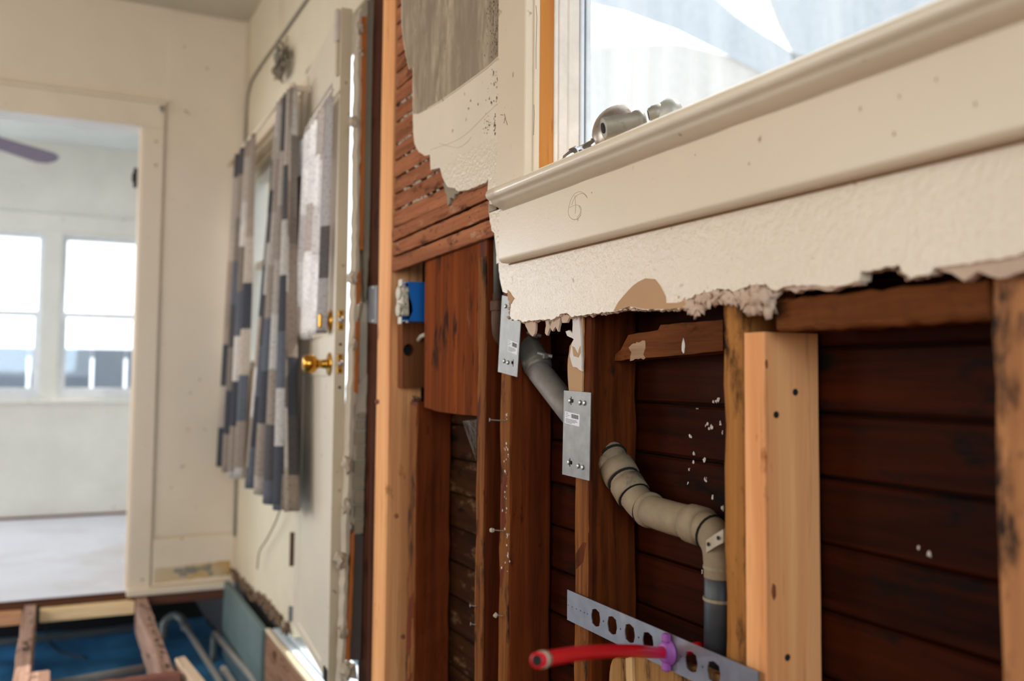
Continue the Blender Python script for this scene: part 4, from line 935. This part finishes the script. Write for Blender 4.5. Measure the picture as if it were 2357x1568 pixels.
bm = B(); dbox(bm, DW-.067, DW-.057, -.034, -.020, dz-.019, dz+.019); obj('thumb_turn', bm, BRASS, db, bevel=.003)
# hinge, bottom corner plate, sliding bolt at the top
hz = W('X', -.006, 677, 1265).z
obj('hinge', tube(B(), [H+Vector((-.006, .004, hz-.055)), H+Vector((-.006, .004, hz+.055))], .0075, 10), RUST, door)
obj('hinge', tube(B(), [H+Vector((-.006, .004, 1.6)), H+Vector((-.006, .004, 1.7))], .0075, 10), RUST, door)
obj('hinge', tube(B(), [H+Vector((-.006, .004, .10)), H+Vector((-.006, .004, .15))], .0075, 10), GREYB, door)
sb = obj('bolt_case', dbox(B(), DW-.030, DW-.004, -.014, 0, ZDT-.092, ZDT-.002), plain('painted_bolt', srgb(214, 196, 180), .45), door, bevel=.003)
obj('bolt_rod', dbox(B(), DW-.024, DW-.010, -.010, 0, ZDT-.19, ZDT-.092), EDGEM, sb, bevel=.003)
obj('sweep_plate', dbox(B(), DW-.05, DW-.004, -.004, 0, ZDB, ZDB+.035), DARKHOLE, door)

# ---- patchwork curtains
def cloth_mat(name, stops, tl):
    m, nt, N, L, b = newmat(name)
    uv = N.new('ShaderNodeUVMap'); sx = N.new('ShaderNodeSeparateXYZ'); L.new(uv.outputs[0], sx.inputs[0])
    def mth(op, a, bb=None, c=None):
        q = N.new('ShaderNodeMath'); q.operation = op
        for i, vv in enumerate((a, bb, c)):
            if vv is None: continue
            if hasattr(vv, 'links'): L.new(vv, q.inputs[i])
            else: q.inputs[i].default_value = vv
        return q.outputs[0]
    iu = mth('FLOOR', mth('MULTIPLY', sx.outputs[0], 6.0))
    wn = N.new('ShaderNodeTexWhiteNoise'); wn.noise_dimensions = '1D'; L.new(iu, wn.inputs['W'])
    iv = mth('FLOOR', mth('ADD', mth('MULTIPLY', sx.outputs[1], 5.0), mth('MULTIPLY', wn.outputs['Value'], 3.0)))
    cb = N.new('ShaderNodeCombineXYZ'); L.new(iu, cb.inputs[0]); L.new(iv, cb.inputs[1])
    w2 = N.new('ShaderNodeTexWhiteNoise'); w2.noise_dimensions = '2D'; L.new(cb.outputs[0], w2.inputs['Vector'])
    c = ramp(nt, w2.outputs['Value'], stops, 'CONSTANT')
    tc = N.new('ShaderNodeMapping'); tc.inputs['Scale'].default_value = (30, 60, 1); L.new(uv.outputs[0], tc.inputs['Vector'])
    f = noisen(nt, tc.outputs[0], 1.5, 5, .7)
    c = mixc(nt, ramp(nt, f, BW(.5, .68)), c, mixc(nt, .45, c, (.05, .05, .06, 1)))
    L.new(c, b.inputs['Base Color']); b.inputs['Roughness'].default_value = .9
    tr = N.new('ShaderNodeBsdfTranslucent'); L.new(c, tr.inputs[0])
    mx = N.new('ShaderNodeMixShader'); mx.inputs[0].default_value = tl
    L.new(b.outputs[0], mx.inputs[1]); L.new(tr.outputs[0], mx.inputs[2]); L.new(mx.outputs[0], N['Material Output'].inputs[0])
    return m
CLOTH = cloth_mat('patchwork_curtain_cloth', [(0, srgb(92, 92, 98)), (.14, srgb(124, 126, 134)), (.26, srgb(188, 170, 154)), (.50, srgb(210, 196, 182)), (.66, srgb(160, 146, 134)), (.80, srgb(226, 218, 210)), (.93, srgb(110, 104, 102))], .45)
CLOTH_BACKLIT = cloth_mat('backlit_patchwork_cloth', [(0, srgb(232, 228, 226)), (.30, srgb(206, 196, 190)), (.48, srgb(240, 236, 234)), (.72, srgb(150, 142, 140)), (.82, srgb(222, 216, 214))], .7)  # lighter palette puts the door glass backlight into the cloth
def cloth(name, fn, nu, nv_, uv0, uvs, label, group=None, mat=None):
    bm = B(); L_ = bm.loops.layers.uv.new('UVMap')
    g = [[bm.verts.new(fn(i/nu, j/nv_)) for i in range(nu+1)] for j in range(nv_+1)]
    for j in range(nv_):
        for i in range(nu):
            f = bm.faces.new((g[j][i], g[j][i+1], g[j+1][i+1], g[j+1][i]))
            for lp, (a, b) in zip(f.loops, ((i, j), (i+1, j), (i+1, j+1), (i, j+1))): lp[L_].uv = (uv0[0]+uvs[0]*a/nu, uv0[1]+uvs[1]*b/nv_)
    o = obj(name, bm, mat or CLOTH, None, True, recalc=False)
    s = o.modifiers.new('thick', 'SOLIDIFY'); s.thickness = .0012
    return tag(o, label, 'curtain', group)
XC = -.08
def panel(yt0, yt1, yb0, yb1, zt, zb, folds, amp0, amp1, ph):
    def fn(t, s):
        y = (yt0+(yt1-yt0)*t)*(1-s)+(yb0+(yb1-yb0)*t)*s
        a = amp0+(amp1-amp0)*s
        w = math.sin(t*folds*2*math.pi+ph+.5*math.sin(s*3))
        return Vector((XC+a*w-.01*s, y+.35*a*math.cos(t*folds*4*math.pi+ph), zt+(zb-zt)*s+.008*math.sin(t*7)*s))
    return fn
yv = lambda px, py: W('X', XC, px, py).y
cloth('curtain', panel(4.08, yv(590, 300), 4.235, yv(566, 1090), 1.835, .515, 4, .014, .026, 0), 60, 40, (0, 0), (1.3, 1.5), 'long grey patchwork curtain panel in the corner, left of the bright gap', 'long patchwork curtains')
cloth('curtain', panel(yv(643, 250), yv(677, 225), 3.50, yv(686, 1115), 1.835, .505, 4.5, .014, .03, 1), 60, 40, (3, .37), (1.2, 1.5), 'long grey patchwork curtain panel right of the bright gap, beside the door', 'long patchwork curtains')
rod = obj('curtain_rod', tube(B(), [(XC, 4.24, 1.845), (XC, 2.95, 1.845)], .007, 10), CREAM, smooth=True); tag(rod, 'thin pale curtain rod across the corner window', 'curtain rod')
for y in (4.2, 2.99): obj('rod_bracket', box(B(), XC-.008, -.001, y-.006, y+.006, 1.836, 1.856), CREAM, rod, bevel=.002)
# short curtain on the door's glass
DN = nv; DP = D(0, -.022, 0)
dp_ = lambda px, py: WP(DP, DN, px, py)
c_tl, c_tr, c_bl, c_br = dp_(691, 332), dp_(763, 216), dp_(669, 782), dp_(746, 772)
zt = (c_tl.z+c_tr.z)/2; zb = (c_bl.z+c_br.z)/2
def fn(t, s):
    p = c_tl.lerp(c_tr, t).lerp(c_bl.lerp(c_br, t), s); p.z = zt+(zb-zt)*s+.004*math.sin(t*9)*s
    return p-nv*((.008+.004*s)*(math.sin(t*4.5*2*math.pi+.8)+.4)-.004)
cloth('door_curtain', fn, 50, 24, (7, .1), (.9, .9), 'short pale patchwork curtain backlit on the door glass', None, CLOTH_BACKLIT)
rd2 = obj('door_curtain_rod', tube(B(), [c_tl+Vector((0, 0, zt-c_tl.z+.013))-dv*.03, c_tr+Vector((0, 0, zt-c_tr.z+.013))+dv*.012], .005, 10), PALEV, smooth=True); tag(rd2, 'slim rod holding the short curtain on the door', 'curtain rod')

# ---- torn jamb between the door gap and the dark stud
jr = empty('door_jamb', (0, 2.42, .1), 'torn door jamb edge showing plaster, orange strip and grey plaster blocks', 'jamb', kind='structure')
YJ2 = 2.40
J = lambda px, py: W('Y', YJ2, px, py)
def jstrip(name, poly, m, y=YJ2, d=.05, amp=.001, step=.02, seed=1, par=None):
    pts = [W('Y', y, *p) for p in poly]
    rnd_ = random.Random(seed); out = []
    for i in range(len(pts)):
        a, b = pts[i], pts[(i+1) % len(pts)]; n = max(1, int((b-a).length/step))
        for k in range(n):
            p = a.lerp(b, k/n); out.append(p+Vector((rnd_.uniform(-amp, amp), 0, rnd_.uniform(-amp, amp))) if k else p)
    return obj(name, prism(B(), out, (0, d, 0)), m, par or jr)
jstrip('plaster_edge', [(828, 30), (846, 4), (846, 30), (833, 120), (828, 400), (826, 560), (824, 700), (820, 900), (812, 1000), (806, 1200), (799, 1400), (794, 1568), (786, 1640), (781, 1640), (788, 1500), (794, 1300), (799, 1150), (806, 950), (812, 820), (818, 640), (820, 560), (823, 300), (825, 150)], KEYPL, d=.05, amp=.0022, seed=3)
jstrip('orange_strip', [(833, 38), (845, 38), (841, 300), (836, 575), (829, 575), (831, 300)], ORANGEL, y=YJ2-.003)
jstrip('orange_strip', [(821, 632), (832, 620), (829, 700), (820, 700)], ORANGEL, y=YJ2-.003)
jstrip('orange_strip', [(819, 742), (829, 736), (824, 906), (815, 902)], ORANGEL, y=YJ2-.003)
jstrip('orange_strip', [(809, 1232), (817, 1224), (806, 1522), (796, 1520)], ORANGEL, y=YJ2-.003)
jstrip('backing_plaster', [(844, 0), (866, 0), (862, 200), (853, 500), (846, 640), (843, 700), (836, 640), (840, 300)], KEYPL2, y=YJ2+.006, amp=.0016, seed=6)
jstrip('backing_plaster', [(820, 890), (846, 860), (843, 950), (838, 1100), (836, 1226), (822, 1218), (806, 1200), (812, 1000)], KEYPL, y=YJ2+.006, amp=.0016, seed=7)
jstrip('backing_plaster', [(818, 1232), (838, 1232), (830, 1520), (806, 1520)], plain('grey_brown_lining', srgb(92, 76, 66), .8), y=YJ2+.012, amp=.0008, seed=8)
jstrip('backing_plaster', [(836, 700), (846, 690), (846, 880), (826, 900), (829, 740)], KEYPL, y=YJ2+.012, amp=.0016, seed=9)
ysb = [948, 965, 991, 1026, 1059, 1092, 1128, 1163, 1197, 1231]
for k in range(9):
    a, b = ysb[k], ysb[k+1]; x0 = 822-(a-948)*.030+[2, 0, -2, 3, -3, -3, 0, 1, 3][k]; x1 = 842-(a-948)*.020
    jstrip('plaster_block', [(x0, a+3), (x1, a+2), (x1-1, b-3), (x0-1, b-3)], KEYPL2, y=YJ2-.004, d=.03, amp=.0007, step=.01, seed=50+k)
for k, (px, py, r) in enumerate(((815, 280, 11), (812, 640, 13), (812, 792, 11), (798, 1070, 15), (797, 1165, 14), (782, 1288, 17), (788, 1456, 12), (800, 1545, 20), (826, 66, 12), (828, 120, 9))):
    bm = B(); lump(bm, W('Y', YJ2-.004, px, py), r*2.4/2141, k, (.9, .8, 1.3), 2, .7); obj('plaster_chunk', bm, KEYPL, jr)
for py, z in ((75, 0), (135, 0)):
    pass
# grey steel plate on the dark stud
q = [W('X', .0125, *p) for p in ((845, 660), (868, 657), (867, 745), (844, 742))]
gp = obj('stud_plate', prism(B(), q, (.0015, 0, 0)), GREYB); tag(gp, 'small grey steel plate nailed on the dark door frame stud', 'nail plate')
for px, py in ((860, 657), (860, 744)): obj('nail_head', lathe(B(), W('X', .012, px, py+(5 if py < 700 else -5)), (-1, 0, 0), [(0, .004), (.004, .003)], 10), plain('pale_nail', srgb(220, 214, 204), .4), gp)

# ---- wires on the far stretch
cb_ = tube(B(), smoothpath([(-.008, 4.262, .2), (-.008, 4.262, 1.6), (-.008, 4.25, 2.08), (-.008, 4.19, 2.19), (-.008, 4.0, 2.213), (-.008, 3.5, 2.203), (-.008, 3.0, 2.195), (-.008, 2.6, 2.19)], 5), .0055, 8)
o = obj('wall_cable', cb_, WIREM, smooth=True); tag(o, 'pale cable pinned along the wall above the curtains and down the corner', 'cable')
bm = B(); box(bm, -.003, 0, 3.43, 3.56, 2.06, 2.18); jb = obj('wiring_cutout', bm, plain('shadowed_cutout', srgb(176, 156, 128), .8)); tag(jb, 'rough wall cut-out with loose wires above the curtains', 'wiring')
for k in range(7):
    rr = random.Random(k+2); c = W('X', -.02, 655, 140)
    obj('wire', tube(B(), smoothpath([c+Vector((rr.uniform(-.03, .012), rr.uniform(-.08, .08), rr.uniform(-.07, .07))) for _ in range(6)], 5), .0045, 8), plain('dark_wire', srgb(122, 106, 86), .7) if k % 3 else WIREM, jb)
pts = [W('X', -.03, *p) for p in ((652, 1126), (650, 1150), (637, 1195), (615, 1240), (597, 1270), (592, 1310))]
o = obj('dangling_cord', tube(B(), smoothpath(pts, 5), .003, 8), WIREM, smooth=True); tag(o, 'thin grey cord hanging below the right long curtain', 'cord')

# ------------------------------------------------------------------ open floor: joists, ledgers, pipes, threshold
ZJ = -.02
j1 = obj('floor_joist', rbox(B(), (-.823, 2.0, ZJ-.14), (-.777, YF-.001, ZJ), 'y', 30, .002, .004, 61), JOIST); tag(j1, 'grey weathered joist nearest the left picture edge over the blue sheet', 'joist')
j2 = obj('floor_joist', rbox(B(), (-.407, 3.15, ZJ-.14), (-.366, YF-.001, ZJ), 'y', 24, .002, .004, 62), JOIST); tag(j2, 'pinkish splintered joist leading to the foot of the doorway jamb', 'joist')
bm = B()
rnd = random.Random(4)
for k in range(36): lump(bm, (rnd.gauss(-.384, .006), rnd.uniform(3.17, 4.1), ZJ+.0008), rnd.uniform(.003, .009), k, (1, 1.5, .25), 1, .9)
tag(obj('rotten_spots', bm, plain('rot_brown', srgb(76, 54, 42), .95), j2), kind='stuff')
o = obj('floor_header', rbox(B(), (-.76, 3.10, ZJ-.14), (-.355, 3.148, ZJ+.002), 'x', 20, .0015, .004, 63), wood('reddish_header', srgb(112, 66, 56), srgb(160, 108, 94), 'x', srgb(70, 40, 34), .2, .7, 40)); tag(o, 'reddish cross timber along the near end of the splintered joist', 'joist')
for k, (a, b, l) in enumerate(((-.765, -.413, 'pale new ledger between the two joists, under the doorway floor edge'), (-1.3, -.829, 'new pine ledger left of the weathered joist, cut by the picture edge'))):
    o = obj('floor_ledger', rbox(B(), (a, YF-.055, -.085), (b, YF-.012, -.034), 'x', 12, .0008, .002, 64+k), PINEY if k == 0 else wood('orange_pine_ledger', srgb(198, 138, 96), srgb(222, 170, 128), 'x', srgb(150, 90, 50), .05, .6)); tag(o, l, 'ledger')
tag(obj('trim_1', box(B(), -1.3, XO, YF-.011, YF+.01, -.034, -.002), wood('dark_floor_edge', srgb(74, 46, 34), srgb(110, 76, 58), 'x')), kind='structure')
tag(obj('trim_2', box(B(), XO+.01, -.02, YF-.03, YF+.1, -.06, -.019), wood('dark_plate', srgb(80, 48, 36), srgb(116, 76, 60), 'x')), kind='structure')
o = obj('joist_offcut', rbox(B(), (-.775, 3.20, -.10), (-.72, 3.32, ZJ-.0), 'y', 5, .002, .005, 66), JOIST); tag(o, 'short whitish stub of joist beside the weathered joist', 'offcut')
q = [(-.352, 3.29), (-.318, 3.305), (-.262, 2.7), (-.302, 2.7)]
o = obj('loose_board', prism(B(), [Vector((x, y, -.02)) for x, y in q], (0, 0, -.09)), wood('clean_pine_board', srgb(206, 174, 144), srgb(228, 202, 176), 'y', srgb(170, 120, 80), .05, .6, 30), bevel=.003); tag(o, 'clean pale board end leaning by the reddish cross timber', 'board')
# pipes under the floor
p1 = empty('floor_pipe', (-.18, 4.4, -.25), 'long pale pipe with an elbow under the open floor, nearest the joist', 'pipe')
a, b = W('Z', -.2, 425, 1440), W('Z', -.2, 512, 1580)
obj('pipe_run', tube(B(), [a, b, b+(b-a)*.6], .0115, 14), WPIPE, p1, True)
el = smoothpath([a+(b-a)*.03, a, a+Vector((-.01, .05, .02)), a+Vector((-.04, .08, .028)), a+Vector((-.075, .085, .0)), a+Vector((-.08, .085, -.07))], 5)
obj('pipe_elbow', tube(B(), el, .017, 14), AGEDM, p1, True)
obj('elbow_collar', tube(B(), [a+(b-a)*.02, a+(b-a)*.07], .019, 14), AGEDM, p1, True)
p2 = empty('floor_pipe', (-.08, 4.2, -.22), 'pale pipe beside the teal board under the open floor', 'pipe')
a, b = W('Z', -.2, 493, 1458), W('Z', -.2, 600, 1585)
obj('pipe_run', tube(B(), [a, b, b+(b-a)*.4], .0120, 14), WPIPE, p2, True)
obj('pipe_drop', tube(B(), smoothpath([a+(b-a)*.05, a+Vector((0, .01, -.01)), a+Vector((0, .01, -.12))], 4), .0125, 12), AGEDM, p2, True)
p3 = empty('floor_pipe', (-.14, 3.6, -.22), 'short capped pipe end between the two longer floor pipes', 'pipe')
a, b = W('Z', -.2, 514, 1541), W('Z', -.2, 545, 1585)
obj('pipe_run', tube(B(), [a, b, b+(b-a)*2], .0125, 14), WPIPE, p3, True)
obj('pipe_cap', tube(B(), [a-(b-a)*.06, a, a+(b-a)*.18, a+(b-a)*.19], [.010, .0155, .0155, .013], 14), WPIPE, p3, True)
a, b = W('Z', -.30, -20, 1481), W('Z', -.30, 305, 1447)
o = obj('cross_pipe', tube(B(), [a-(b-a)*.5, a, b], .018, 12), plain('dim_grey_pipe', srgb(128, 124, 118), .6), smooth=True); tag(o, 'grey pipe crossing low over the blue sheet below the doorway', 'pipe')
a, b = W('Z', -.16, 110, 1580), W('Z', -.16, 330, 1540)
o = obj('lower_pipe', tube(B(), [a, b], .017, 12), plain('grey_lower_pipe', srgb(136, 134, 130), .6), smooth=True); tag(o, 'grey pipe just behind the reddish cross timber', 'pipe')
bm = B(); tube(bm, smoothpath([W('Z', -.33, 105, 1440), W('Z', -.33, 112, 1470), W('Z', -.35, 140, 1500), W('Z', -.35, 200, 1515)], 5), .006, 8)
o = obj('black_cable', bm, BLACK, smooth=True); tag(o, 'thin black cable drooping over the blue sheet', 'cable')

# door threshold: rough riser with worn white tread boards
dt = empty('door_threshold', (0, 3.1, -.2), 'worn threshold of white boards over a rough brown riser below the door', 'threshold')
obj('riser_board', prism(B(), [Vector((-.037, 3.405, .002)), Vector((-.037, 2.55, .002)), Vector((-.037, 2.55, -.28)), Vector((-.037, 3.43, -.28))], (.02, 0, 0)), PLY, dt)
obj('edge_strip', box(B(), -.037, -.019, 2.55, 3.405, .0025, .014), wood('cream_edge', srgb(208, 184, 150), srgb(232, 216, 190), 'y'), dt, bevel=.002)
obj('tread_board', box(B(), -.013, .012, 2.55, 3.40, .0, .012), WBOARD, dt, bevel=.002)
tb = obj('tread_board', box(B(), .018, .075, 2.55, 3.34, .0, .014), WBOARD, dt, bevel=.002)
obj('tread_board', box(B(), .081, .14, 2.55, 3.34, .0, .014), WBOARD, dt, bevel=.002)
obj('sub_sill', box(B(), -.017, .3, 2.50, 3.34, -.06, -.001), plain('teal_gap', srgb(40, 70, 78), .7), dt)
for x, y in ((.03, 3.1), (.045, 3.0), (.04, 2.9), (.028, 2.82)): obj('screw_hole', lathe(B(), (x, y, .0141), (0, 0, 1), [(0, .006), (.0005, .006)], 10), DARKHOLE, tb)
tag(obj('trim_3', box(B(), .14, 1.2, 2.2, 3.6, -.45, -.02), plain('pale_landing', srgb(214, 212, 206), .8)), kind='structure')
